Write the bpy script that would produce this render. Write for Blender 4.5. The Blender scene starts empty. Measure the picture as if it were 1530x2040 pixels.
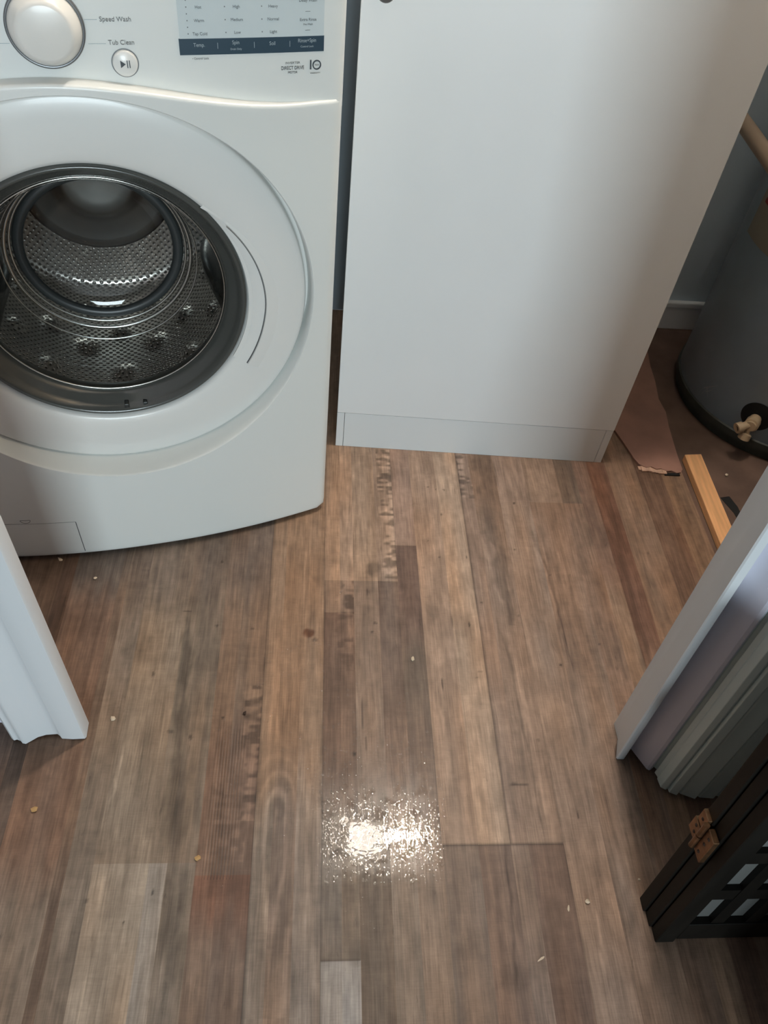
import bpy, bmesh, math, random
import numpy as np
from mathutils import Matrix, Vector
random.seed(7)
rng = np.random.default_rng(11)
C = bpy.context.scene.collection
PI = math.pi

# ------------------------------------------------------------------ camera
F = 1560.0; CX = 765.0; CY = 1020.0; CAM_H = 1.225
def nrm(v): v = np.array(v, float); return v / np.linalg.norm(v)
_d = nrm([582 - CX, 2390 - CY, F]); _p = nrm([668 - CX, -790 - CY, F])
_Z = -_d; _Y = nrm(_p - np.dot(_p, _Z) * _Z); _X = np.cross(_Y, _Z)
R = np.array([_X, _Y, _Z])
cam = bpy.data.cameras.new('camera'); co = bpy.data.objects.new('camera', cam); C.objects.link(co)
cam.sensor_fit = 'VERTICAL'; cam.sensor_height = 36.0; cam.sensor_width = 27.0
cam.lens = F / 2040 * 36.0; cam.clip_start = 0.02
M = Matrix.Identity(4)
for i in range(3):
    M[i][0] = R[i, 0]; M[i][1] = -R[i, 1]; M[i][2] = -R[i, 2]
M[2][3] = CAM_H
co.matrix_world = M
bpy.context.scene.camera = co

# ------------------------------------------------------------------ light
vs = bpy.context.scene.view_settings
vs.view_transform = 'Standard'; vs.look = 'None'; vs.gamma = 1.0; vs.use_curve_mapping = False
vs.exposure = -0.15
w = bpy.data.worlds.new('world'); bpy.context.scene.world = w; w.use_nodes = True
w.node_tree.nodes['Background'].inputs[0].default_value = (0.86, 0.94, 1.0, 1)
w.node_tree.nodes['Background'].inputs[1].default_value = 0.075

def area(name, loc, target, sx, sy, power, col, shape='RECTANGLE'):
    l = bpy.data.lights.new(name, 'AREA'); l.shape = shape; l.size = sx; l.size_y = sy
    l.energy = power; l.color = col
    o = bpy.data.objects.new(name, l); C.objects.link(o); o.location = loc
    dv = Vector(target) - Vector(loc)
    o.rotation_euler = dv.to_track_quat('-Z', 'Y').to_euler()
    return o
# laundry ceiling lamp (two warm bulbs in one oblong fixture) and the cool daylight window across the hall
LAMP = (0.36, 1.228, 2.41)
for nm_, px_, e_, r_ in (('ceiling_bulb_light', 0.480, 75.0, 0.06), ('ceiling_bulb_light', 0.275, 7.0, 0.10)):
    pl_ = bpy.data.lights.new(nm_, 'POINT'); pl_.energy = e_; pl_.color = (1.0, 0.90, 0.80); pl_.shadow_soft_size = r_
    po_ = bpy.data.objects.new(nm_, pl_); C.objects.link(po_); po_.location = (px_, LAMP[1], LAMP[2])
area('hall_window_light', (0.55, -3.5, 1.0), (0.1, 1.0, 0.8), 1.25, 1.1, 118.0, (0.80, 0.94, 1.0))

# ------------------------------------------------------------------ helpers
def lin(r, g, b):
    def f(c):
        c /= 255.0
        return c / 12.92 if c <= 0.04045 else ((c + 0.055) / 1.055) ** 2.4
    return (f(r), f(g), f(b), 1.0)

def mat(name, col, rough=0.5, metal=0.0, coat=0.0, spec=0.5, noise=0.0, nscale=30.0, bump=0.0, bscale=200.0, stretch=(1, 1, 1), coords='Object'):
    m = bpy.data.materials.new(name); m.use_nodes = True
    nt = m.node_tree; b = nt.nodes['Principled BSDF']
    b.inputs['Base Color'].default_value = col
    b.inputs['Roughness'].default_value = rough
    b.inputs['Metallic'].default_value = metal
    b.inputs['Coat Weight'].default_value = coat
    b.inputs['Coat Roughness'].default_value = 0.08
    b.inputs['Specular IOR Level'].default_value = spec
    if noise or bump:
        tc = nt.nodes.new('ShaderNodeTexCoord'); mp = nt.nodes.new('ShaderNodeMapping')
        mp.inputs['Scale'].default_value = stretch
        nt.links.new(tc.outputs[coords], mp.inputs[0])
    if noise:
        n = nt.nodes.new('ShaderNodeTexNoise'); n.inputs['Scale'].default_value = nscale; n.inputs['Detail'].default_value = 5
        mr = nt.nodes.new('ShaderNodeMapRange'); mr.inputs[1].default_value = 0.3; mr.inputs[2].default_value = 0.7
        mr.inputs[3].default_value = 1 - noise; mr.inputs[4].default_value = 1 + noise
        mx = nt.nodes.new('ShaderNodeVectorMath'); mx.operation = 'SCALE'
        mx.inputs[0].default_value = col[:3]
        nt.links.new(mp.outputs[0], n.inputs[0]); nt.links.new(n.outputs[0], mr.inputs[0])
        nt.links.new(mr.outputs[0], mx.inputs['Scale']); nt.links.new(mx.outputs[0], b.inputs['Base Color'])
    if bump:
        n2 = nt.nodes.new('ShaderNodeTexNoise'); n2.inputs['Scale'].default_value = bscale; n2.inputs['Detail'].default_value = 3
        bp = nt.nodes.new('ShaderNodeBump'); bp.inputs['Strength'].default_value = bump; bp.inputs['Distance'].default_value = 0.001
        nt.links.new(mp.outputs[0], n2.inputs[0]); nt.links.new(n2.outputs[0], bp.inputs['Height']); nt.links.new(bp.outputs[0], b.inputs['Normal'])
    return m

def link(name, me, m, parent=None, smooth=False):
    o = bpy.data.objects.new(name, me); C.objects.link(o)
    if m is not None:
        for mm in (m if isinstance(m, (list, tuple)) else [m]): me.materials.append(mm)
    if parent is not None: o.parent = parent
    if smooth:
        for p in me.polygons: p.use_smooth = True
    return o

def obj(name, bm, m, parent=None, smooth=False, angle=None):
    bmesh.ops.remove_doubles(bm, verts=bm.verts, dist=1e-6)
    bmesh.ops.recalc_face_normals(bm, faces=bm.faces)
    me = bpy.data.meshes.new(name); bm.to_mesh(me); bm.free()
    o = link(name, me, m, parent, smooth)
    if angle is not None:
        for p in me.polygons: p.use_smooth = True
        try: me.set_sharp_from_angle(angle=math.radians(angle))
        except Exception: pass
    return o

def bx(bm, x0, x1, y0, y1, z0, z1, bev=0.0, seg=2):
    g = bmesh.ops.create_cube(bm, size=1.0); vsn = g['verts']
    for v in vsn:
        v.co = Vector(((x0 + x1) / 2 + v.co.x * (x1 - x0), (y0 + y1) / 2 + v.co.y * (y1 - y0), (z0 + z1) / 2 + v.co.z * (z1 - z0)))
    if bev:
        es = list({e for v in vsn for e in v.link_edges})
        bmesh.ops.bevel(bm, geom=es, offset=bev, segments=seg, affect='EDGES', profile=0.5)
    return bm

def lathe(bm, prof, cx, cz, n=96, a0=0.0, a1=2 * PI, axis='Y', y0=0.0):
    """prof: list of (radius, depth); axis Y points into the washer, or Z up"""
    full = abs(a1 - a0 - 2 * PI) < 1e-6
    rings = []
    for (r, d) in prof:
        ring = []
        for i in range(n if full else n + 1):
            a = a0 + (a1 - a0) * i / n
            if axis == 'Y': ring.append(bm.verts.new((cx + r * math.cos(a), y0 + d, cz + r * math.sin(a))))
            elif axis == 'Z': ring.append(bm.verts.new((cx + r * math.cos(a), y0 + r * math.sin(a), cz + d)))
        rings.append(ring)
    for j in range(len(rings) - 1):
        A, B = rings[j], rings[j + 1]
        L = n if full else n
        for i in range(L):
            k = (i + 1) % len(A)
            bm.faces.new((A[i], A[k], B[k], B[i]))
    return rings

def cap(bm, ring): bm.faces.new(ring)

def tube(bm, pts, r, n=14, capit=True):
    pts = [Vector(p) for p in pts]; rings = []
    for i, p in enumerate(pts):
        t = (pts[min(i + 1, len(pts) - 1)] - pts[max(i - 1, 0)]).normalized()
        a = t.orthogonal().normalized() if i == 0 else (a - t * a.dot(t)).normalized()
        b = t.cross(a)
        rr = r[i] if isinstance(r, (list, tuple)) else r
        rings.append([bm.verts.new(p + (a * math.cos(2 * PI * k / n) + b * math.sin(2 * PI * k / n)) * rr) for k in range(n)])
    for A, B in zip(rings, rings[1:]):
        for k in range(n): bm.faces.new((A[k], A[(k + 1) % n], B[(k + 1) % n], B[k]))
    if capit: bm.faces.new(rings[0]); bm.faces.new(rings[-1])

def empty(name, loc=(0, 0, 0), rz=0.0):
    o = bpy.data.objects.new(name, None); C.objects.link(o); o.location = loc; o.rotation_euler = (0, 0, rz)
    o.empty_display_size = 0.05
    return o
def tag(o, label, cat, group=None, kind=None):
    o['label'] = label; o['category'] = cat
    if group: o['group'] = group
    if kind: o['kind'] = kind
    return o
def struct(o): o['kind'] = 'structure'; return o

# ------------------------------------------------------------------ materials
M_wash = mat('washer_white_enamel', lin(224, 227, 224), 0.34, coat=0.12)
M_door_w = mat('washer_door_plastic', lin(226, 226, 222), 0.30, coat=0.15)
M_knob = mat('knob_plastic', lin(222, 220, 214), 0.3, coat=0.2)
M_knobring = mat('knob_grey_ring', lin(120, 122, 124), 0.3, metal=0.6)
M_inkblue = mat('panel_navy_strip', lin(52, 72, 86), 0.3, coat=0.4)
M_disp = mat('panel_silver_display', lin(205, 215, 217), 0.25, coat=0.3)
M_ink = mat('printed_grey_ink', lin(110, 115, 118), 0.5)
M_inkd = mat('printed_dark_ink', lin(62, 70, 76), 0.5)
M_inkl = mat('printed_pale_ink', lin(165, 178, 184), 0.5)
M_dark = mat('dark_gasket_rubber', lin(46, 50, 50), 0.35)
M_ringg = mat('door_smoked_trim', lin(72, 74, 71), 0.22, coat=0.4)
M_seam = mat('dark_gap', lin(60, 64, 66), 0.6)
M_chrome = mat('bright_steel', lin(215, 215, 210), 0.18, metal=1.0)
M_cab = mat('cabinet_white_laminate', lin(226, 229, 230), 0.33, noise=0.012, nscale=6)
M_cabk = mat('cabinet_kick_laminate', lin(220, 224, 225), 0.34)
M_trim = mat('trim_white_paint', lin(230, 233, 236), 0.35, bump=0.12, bscale=60)
M_fold = mat('vinyl_fold_panel', lin(216, 230, 227), 0.3)
M_foldl = mat('vinyl_fold_lilac', lin(222, 222, 236), 0.35)
M_wallw = mat('wall_paint', lin(120, 118, 116), 0.7, bump=0.2, bscale=150)
M_wallb = mat('wall_blue_grey_paint', lin(200, 214, 224), 0.7, noise=0.04, nscale=5)
M_plaster = mat('wall_beige_plaster', lin(214, 197, 172), 0.85, noise=0.10, nscale=14, bump=0.5, bscale=60)
M_ceil = mat('ceiling_paint', lin(180, 177, 170), 0.8)
M_screen = mat('screen_dark_wood', lin(24, 22, 19), 0.5, spec=0.18, noise=0.25, nscale=20, stretch=(3, 3, 0.4))
M_paper = mat('screen_rice_paper', lin(104, 105, 103), 0.8, noise=0.04, nscale=8)
M_brass = mat('aged_brass', lin(138, 104, 76), 0.3, metal=0.85, noise=0.35, nscale=60, bump=0.4, bscale=120)
M_heater = mat('heater_grey_enamel', lin(136, 152, 163), 0.35, noise=0.10, nscale=7)
M_heatbase = mat('heater_base_metal', lin(58, 62, 56), 0.5, noise=0.25, nscale=25)
M_label = mat('heater_paper_label', lin(140, 134, 120), 0.6)
M_red = mat('label_red_ink', lin(120, 40, 40), 0.6)
M_valve = mat('valve_brass_plastic', lin(196, 172, 140), 0.45, noise=0.1, nscale=60)
M_black = mat('black_recess', lin(18, 18, 18), 0.8)
M_pipe = mat('pipe_cream_plastic', lin(176, 152, 128), 0.45)
M_lumber = mat('pine_strip', lin(228, 172, 120), 0.55, noise=0.16, nscale=10, stretch=(12, 1, 12), bump=0.2, bscale=60)
M_sub = mat('subfloor_rough', lin(104, 82, 70), 0.85, noise=0.35, nscale=9, bump=0.6, bscale=40)
M_mat_s = mat('torn_underlay_sheet', lin(152, 114, 99), 0.7, noise=0.2, nscale=11, bump=0.5, bscale=50)
M_torn = mat('torn_paper_edge', lin(196, 160, 138), 0.85, noise=0.2, nscale=80)
M_crumb = mat('pale_crumb', lin(214, 196, 172), 0.7)
M_crumbd = mat('dark_crumb', lin(58, 40, 30), 0.7)
M_crumby = mat('tan_crumb', lin(190, 150, 98), 0.7)
M_base = mat('baseboard_paint', lin(242, 244, 246), 0.4)

def thin_clear(name, ior, rough, tint=(1, 1, 1, 1), bumpn=0.0, bsc=300, bstretch=(1, 1, 1), back=True):
    m = bpy.data.materials.new(name); m.use_nodes = True; nt = m.node_tree
    for n in list(nt.nodes): nt.nodes.remove(n)
    out = nt.nodes.new('ShaderNodeOutputMaterial'); mix = nt.nodes.new('ShaderNodeMixShader')
    tr = nt.nodes.new('ShaderNodeBsdfTransparent'); gl = nt.nodes.new('ShaderNodeBsdfGlossy')
    fr = nt.nodes.new('ShaderNodeFresnel'); fr.inputs[0].default_value = ior
    ge = nt.nodes.new('ShaderNodeNewGeometry'); mi = nt.nodes.new('ShaderNodeMapRange')
    mi.inputs[3].default_value = ior; mi.inputs[4].default_value = 1 / ior
    nt.links.new(ge.outputs['Backfacing'], mi.inputs[0]); nt.links.new(mi.outputs[0], fr.inputs[0])
    tr.inputs[0].default_value = tint; gl.inputs['Roughness'].default_value = rough
    nt.links.new(fr.outputs[0], mix.inputs[0]); nt.links.new(tr.outputs[0], mix.inputs[1]); nt.links.new(gl.outputs[0], mix.inputs[2])
    nt.links.new(mix.outputs[0], out.inputs[0])
    if bumpn:
        tc = nt.nodes.new('ShaderNodeTexCoord'); mp = nt.nodes.new('ShaderNodeMapping'); mp.inputs['Scale'].default_value = bstretch
        n2 = nt.nodes.new('ShaderNodeTexNoise'); n2.inputs['Scale'].default_value = bsc
        bp = nt.nodes.new('ShaderNodeBump'); bp.inputs['Strength'].default_value = bumpn; bp.inputs['Distance'].default_value = 0.001
        nt.links.new(tc.outputs['Object'], mp.inputs[0]); nt.links.new(mp.outputs[0], n2.inputs[0])
        nt.links.new(n2.outputs[0], bp.inputs['Height']); nt.links.new(bp.outputs[0], gl.inputs['Normal']); nt.links.new(bp.outputs[0], fr.inputs['Normal'])
    return m
M_glass = thin_clear('door_glass', 1.55, 0.015, (0.95, 0.97, 0.97, 1))
M_water = thin_clear('water', 1.48, 0.02, (0.96, 0.95, 0.94, 1), 0.20, 90)

# ------------------------------------------------------------------ floor: vinyl planks
def vnoise(x, y, sx, sy, seed):
    """smooth value noise, cell size sx * sy metres"""
    g = np.random.default_rng(seed).random((512, 512))
    u = x / sx + 1000.3; v = y / sy + 1000.7
    iu = np.floor(u).astype(int); iv = np.floor(v).astype(int); fu = u - iu; fv = v - iv
    fu = fu * fu * (3 - 2 * fu); fv = fv * fv * (3 - 2 * fv)
    a = g[iu % 512, iv % 512]; b = g[(iu + 1) % 512, iv % 512]; c = g[iu % 512, (iv + 1) % 512]; d = g[(iu + 1) % 512, (iv + 1) % 512]
    return (a * (1 - fu) + b * fu) * (1 - fv) + (c * (1 - fu) + d * fu) * fv
def sst(a, b, t): t = np.clip((t - a) / (b - a), 0, 1); return t * t * (3 - 2 * t)

# strips of the printed wood: x0, x1, [(y_from, rgb at that y downwards...)] upper ends first: (y_low, rgb)
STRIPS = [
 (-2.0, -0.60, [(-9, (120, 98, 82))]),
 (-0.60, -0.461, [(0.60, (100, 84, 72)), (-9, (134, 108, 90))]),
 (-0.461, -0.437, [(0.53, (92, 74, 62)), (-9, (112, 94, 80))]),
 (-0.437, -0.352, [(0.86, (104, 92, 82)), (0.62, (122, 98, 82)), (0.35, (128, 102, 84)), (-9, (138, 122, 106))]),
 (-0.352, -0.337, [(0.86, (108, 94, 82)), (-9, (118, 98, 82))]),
 (-0.337, -0.300, [(0.84, (110, 97, 86)), (0.62, (136, 119, 103)), (-9, (132, 116, 100))]),  # far segment darkened to paint in the washer's shade, likewise next three strips
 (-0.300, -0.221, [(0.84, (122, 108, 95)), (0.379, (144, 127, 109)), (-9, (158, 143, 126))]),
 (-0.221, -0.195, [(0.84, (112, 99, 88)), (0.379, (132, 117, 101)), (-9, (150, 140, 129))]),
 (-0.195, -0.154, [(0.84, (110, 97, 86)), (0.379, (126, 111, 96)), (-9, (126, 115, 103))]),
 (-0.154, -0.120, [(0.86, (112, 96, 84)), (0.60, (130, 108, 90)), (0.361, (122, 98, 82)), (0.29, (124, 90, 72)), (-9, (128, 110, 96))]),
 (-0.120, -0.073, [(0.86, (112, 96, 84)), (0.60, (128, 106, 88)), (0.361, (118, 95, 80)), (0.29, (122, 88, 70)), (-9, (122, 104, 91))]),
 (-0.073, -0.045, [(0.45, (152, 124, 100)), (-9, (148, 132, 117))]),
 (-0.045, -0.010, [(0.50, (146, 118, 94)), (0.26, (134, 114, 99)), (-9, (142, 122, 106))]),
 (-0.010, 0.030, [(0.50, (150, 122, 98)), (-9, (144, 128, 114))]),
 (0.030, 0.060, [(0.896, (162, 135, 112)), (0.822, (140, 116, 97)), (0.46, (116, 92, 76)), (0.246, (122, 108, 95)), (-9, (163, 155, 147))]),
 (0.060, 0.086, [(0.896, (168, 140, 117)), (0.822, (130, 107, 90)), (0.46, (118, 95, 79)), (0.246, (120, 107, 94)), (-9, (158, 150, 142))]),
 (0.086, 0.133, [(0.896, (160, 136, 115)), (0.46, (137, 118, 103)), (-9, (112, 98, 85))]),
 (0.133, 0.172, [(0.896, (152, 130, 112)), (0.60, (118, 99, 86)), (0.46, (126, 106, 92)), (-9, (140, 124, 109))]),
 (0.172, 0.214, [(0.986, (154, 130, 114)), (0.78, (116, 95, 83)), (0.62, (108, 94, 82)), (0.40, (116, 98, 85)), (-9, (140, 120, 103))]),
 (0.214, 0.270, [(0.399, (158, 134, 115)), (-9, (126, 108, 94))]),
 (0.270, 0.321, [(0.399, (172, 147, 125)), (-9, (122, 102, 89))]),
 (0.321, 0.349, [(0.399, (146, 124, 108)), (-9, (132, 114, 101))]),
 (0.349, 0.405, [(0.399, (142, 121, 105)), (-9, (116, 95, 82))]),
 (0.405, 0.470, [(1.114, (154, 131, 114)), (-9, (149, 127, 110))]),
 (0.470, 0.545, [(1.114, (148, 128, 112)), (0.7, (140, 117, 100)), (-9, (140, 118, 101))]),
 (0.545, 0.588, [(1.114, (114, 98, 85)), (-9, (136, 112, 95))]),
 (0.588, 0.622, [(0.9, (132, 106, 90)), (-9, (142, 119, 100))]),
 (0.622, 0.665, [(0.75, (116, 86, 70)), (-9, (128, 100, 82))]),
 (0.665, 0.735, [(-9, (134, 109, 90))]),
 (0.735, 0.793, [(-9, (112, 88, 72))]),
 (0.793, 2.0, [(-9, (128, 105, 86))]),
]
ALB = 1.0
def gridlines(a, b, step, extra):
    n = int(round((b - a) / step)); g = list(np.linspace(a, b, n + 1))
    g = [v for v in g if all(abs(v - e) > step * 0.35 for e in extra)] + list(extra)
    return sorted(g)
xe = sorted({round(s[0], 4) for s in STRIPS if -0.7 < s[0] < 0.84})
HARD = [-0.37, -0.072, 0.0302, 0.172, 0.3215]
xs = [-2.0, -1.4, -0.95] + gridlines(-0.72, 0.845, 0.0026, xe)
xs = sorted([v for v in xs if not (-0.1535 < v < -0.0895)] + list(np.arange(-0.1532, -0.0896, 0.0009)) + [-0.120] + [1.0, 1.3, 1.65, 2.0])
ye = [0.246, 0.361, 0.379, 0.399, 0.822, 0.896, 0.986, 1.114]
ys = [-1.2, -0.4, 0.0] + gridlines(0.10, 1.36, 0.0030, ye + [0.60]) + [1.5, 1.65, 1.79]
xs = np.array(xs); ys = np.array(ys)
HARDY = (0.246, 0.361, 0.379, 0.399, 0.822, 0.896, 0.986, 1.114)
def floor_colour(X, Y, cx, cy):
    """X,Y corner coordinates, cx,cy face centres (decide which strip)"""
    col = np.zeros(X.shape + (3,)); 
    for si, (x0, x1, segs) in enumerate(STRIPS):
        ms = (cx >= x0) & (cx < x1)
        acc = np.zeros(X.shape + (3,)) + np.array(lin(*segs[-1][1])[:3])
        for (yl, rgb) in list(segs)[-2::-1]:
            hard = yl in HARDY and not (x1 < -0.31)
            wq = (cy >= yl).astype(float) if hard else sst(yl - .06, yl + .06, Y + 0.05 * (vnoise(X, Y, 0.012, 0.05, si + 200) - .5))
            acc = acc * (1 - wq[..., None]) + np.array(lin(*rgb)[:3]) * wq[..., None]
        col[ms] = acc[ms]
    sid = np.zeros(X.shape, int)
    for si, s in enumerate(STRIPS): sid[(cx >= s[0]) & (cx < s[1])] = si
    off = sid * 0.377
    # long soft streaks and blotches of the print
    k = 1 + 0.24 * (vnoise(X, Y + off, 0.007, 0.16, 1) - .5) + 0.20 * (vnoise(X, Y + off, 0.0035, 0.05, 2) - .5) \
        + 0.30 * (vnoise(X + off, Y, 0.018, 0.055, 3) - .5) + 0.20 * (vnoise(X + off, Y, 0.009, 0.014, 4) - .5)
    # faint saw marks across
    saw = vnoise(X, Y + off, 0.03, 0.0045, 5); k += 0.13 * (saw - .5) * sst(.45, .75, vnoise(X, Y, 0.06, 0.12, 6))
    col = col * k[..., None]
    warm = (vnoise(X + off, Y, 0.03, 0.14, 7) - .5)
    col[..., 0] *= 1.02 + 0.14 * warm; col[..., 1] *= 0.985; col[..., 2] *= 0.99 - 0.14 * warm
    def spot(x, y, rx, ry, s, soft=1.0, tint=(1, 1, 1)):
        nonlocal col
        d = ((X - x) / rx) ** 2 + ((Y - y) / ry) ** 2 + 0.9 * (vnoise(X, Y, rx * .6, ry * .6, int(abs(x * 997 + y * 313) * 10) % 9999) - .5)
        a = s * (1 - sst(0.25, 1.0 + soft, d))
        col *= (1 - a[..., None] * np.array(tint))
    def rng_mask(x0, x1, y0, y1): return (cx >= x0) & (cx < x1) & (cy >= y0) & (cy < y1)
    # chopped light / dark ladder marks at strip edges
    def ladder(x0, x1, y0, y1, seed, amp=1.0, right=True):
        nonlocal col
        m = rng_mask(x0, x1, y0, y1)
        t = (X - x0) / (x1 - x0); t = t if right else 1 - t
        n1 = vnoise(X, Y, 0.016, 0.0065, seed); n2 = vnoise(X, Y, 0.008, 0.018, seed + 1)
        edge = sst(0.05, 0.55, t + 0.9 * (n2 - .5))
        v = (sst(.50, .64, n1) * 0.50 - sst(.50, .30, 1 - n1 * 1.0) * 0)  # light bars
        dk = sst(.50, .34, n1) * 0.42
        kk = 1 + amp * edge * (v - dk)
        col[m] *= kk[m][:, None]
    ladder(0.140, 0.172, 0.90, 1.26, 31)
    ladder(0.050, 0.086, 0.82, 0.896, 33, 0.9)
    ladder(0.036, 0.084, 0.70, 0.822, 35, 0.55)
    ladder(0.321, 0.352, 1.12, 1.26, 37, 0.9, False)
    ladder(-0.108, -0.073, 0.44, 0.67, 39, 0.9)
    ladder(-0.470, -0.452, 0.18, 0.36, 41, 1.0)
    ladder(-0.150, -0.085, 0.38, 0.50, 43, 0.35)
    # corrugated brushed area
    m = rng_mask(-0.155, -0.088, 0.355, 0.615)
    wv = np.sin((X + 0.0012 * vnoise(X, Y, 0.02, 0.04, 51)) * 2 * PI / 0.0046) * 0.5 + 0.5
    fade = sst(-0.152, -0.13, X) * sst(-0.088, -0.105, X) * sst(0.62, 0.56, Y) * (0.45 + 0.55 * sst(.35, .6, vnoise(X, Y, 0.02, 0.03, 52)))
    kk = 1 + fade * (0.62 * wv - 0.42); col[m] *= kk[m][:, None]
    # cathedral grain with a knot in the golden plank
    m = rng_mask(-0.072, 0.030, 0.18, 0.62)
    dx = (X + 0.040) / 0.030; dy = (Y - 0.452)
    rr = np.sqrt(dx ** 2 + (np.where(dy > 0, dy / 0.055, dy / 0.34)) ** 2) + 0.25 * vnoise(X, Y, 0.02, 0.06, 61)
    rings = np.sin(rr * 2 * PI * 1.9) * 0.5 + 0.5
    amp = sst(2.4, 0.5, rr)
    kk = 1 + amp * (0.46 * rings ** 3 - 0.19); col[m] *= kk[m][:, None]
    spot(-0.040, 0.455, 0.010, 0.016, 0.25)
    m = rng_mask(-0.072, 0.030, 0.60, 1.1)
    kk = 1 - 0.22 * np.exp(-((X + 0.030 + 0.003 * np.sin(Y * 25)) / 0.0016) ** 2) - 0.12 * np.exp(-((X + 0.014) / 0.0012) ** 2) - 0.10 * np.exp(-((X - 0.006) / 0.0012) ** 2)
    col[m] *= kk[m][:, None]
    # dark cathedral smear in the plank right of the hard seam
    m = rng_mask(0.3215, 0.402, 0.80, 1.26)
    cxx = 0.383 + 0.004 * np.sin(Y * 40); wd = 0.008 + 0.018 * sst(0.80, 1.1, Y) * (0.6 + 0.5 * np.sin(Y * 31 + 1) ** 2)
    d = np.abs(X - cxx) / wd + 0.9 * (vnoise(X, Y, 0.01, 0.02, 71) - .5)
    kk = 1 - 0.27 * sst(1.2, 0.6, d); col[m] *= kk[m][:, None]
    # pale weathered vein
    def vein(pts, wdt, s, seed):
        nonlocal col
        yy = np.array([p[1] for p in pts]); xx = np.array([p[0] for p in pts]); o_ = np.argsort(yy)
        xc = np.interp(Y, yy[o_], xx[o_]) + 0.006 * (vnoise(X, Y, 9, 0.02, seed) - .5)
        inr = sst(yy.min() - .01, yy.min() + .02, Y) * sst(yy.max() + .01, yy.max() - .02, Y)
        a = s * inr * np.exp(-((X - xc) / wdt) ** 2) * (0.5 + vnoise(X, Y, 9, 0.015, seed + 1))
        col *= (1 + a)[..., None]
    vein([(0.372, 0.80), (0.381, 0.62), (0.384, 0.52), (0.389, 0.40)], 0.0045, 0.26, 81)
    vein([(0.363, 0.78), (0.372, 0.60), (0.375, 0.5), (0.376, 0.42)], 0.0022, -0.32, 83)
    vein([(0.352, 1.02), (0.362, 0.92), (0.372, 0.84)], 0.0022, 0.24, 85)
    vein([(0.470, 0.98), (0.478, 0.90), (0.480, 0.80), (0.482, 0.70)], 0.0022, -0.38, 87)
    vein([(0.464, 0.98), (0.474, 0.90), (0.475, 0.80)], 0.0018, 0.25, 89)
    vein([(-0.290, 0.56), (-0.291, 0.50), (-0.294, 0.47)], 0.0022, 0.5, 91)
    vein([(0.436, 0.30), (0.431, 0.26), (0.432, 0.215)], 0.0028, 0.55, 93)
    vein([(0.425, 0.33), (0.430, 0.25), (0.435, 0.20)], 0.0032, -0.3, 95)
    vein([(0.655, 1.10), (0.640, 0.95), (0.628, 0.80), (0.622, 0.70)], 0.010, -0.20, 97)
    vein([(-0.217, 0.90), (-0.205, 0.60), (-0.195, 0.45), (-0.19, 0.33)], 0.006, -0.22, 99)
    vein([(-0.165, 0.37), (-0.170, 0.30), (-0.175, 0.22)], 0.006, -0.34, 101)
    vein([(-0.172, 0.33), (-0.182, 0.26), (-0.186, 0.20)], 0.003, 0.22, 103)
    vein([(0.312, 0.40), (0.308, 0.30), (0.30, 0.20)], 0.0022, -0.4, 105)
    vein([(0.505, 0.60), (0.498, 0.45), (0.480, 0.30)], 0.012, 0.10, 107)
    vein([(0.062, 1.10), (0.074, 0.98), (0.080, 0.90)], 0.005, -0.26, 109)
    vein([(0.113, 1.03), (0.116, 0.95), (0.118, 0.90)], 0.003, -0.26, 111)
    # smears and knots
    for x, y, rx, ry, s in [(-0.209, 0.703, .010, .045, .42), (-0.205, 0.60, .010, .04, .34), (-0.20, 0.52, .012, .03, .25), (-0.215, 0.76, .008, .02, .3), (0.40, 1.20, .012, .035, .16), (-0.20, 0.46, .02, .05, .16),
                            (0.125, 0.925, .012, .016, .42), (-0.185, 0.45, .012, .05, .22), (-0.16, 0.25, .01, .03, .3), (-0.185, 0.30, .008, .04, .25), (0.17, 1.19, .016, .02, .15), (0.19, 1.20, .012, .02, .14), (0.277, 0.80, .025, .03, .18),
                            (0.235, 0.83, .012, .02, .2), (-0.30, 0.75, .02, .03, .14), (0.05, 0.66, .02, .05, .18), (0.06, 0.52, .02, .03, .15),
                            (0.51, 0.78, .03, .05, .10), (0.60, 1.05, .02, .06, .15), (0.33, 0.75, .012, .03, .10), (0.46, 0.36, .02, .02, .14),
                            (0.30, 0.22, .02, .015, .22), (0.25, 0.26, .02, .02, .12), (-0.12, 0.345, .028, .016, .16), (-0.35, 0.62, .01, .05, .14),
                            (-0.45, 0.75, .02, .12, .12), (-0.38, 0.70, .02, .05, -.10), (0.545, 0.45, .02, .04, .12)]:
        spot(x, y, rx, ry, s)
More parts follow.
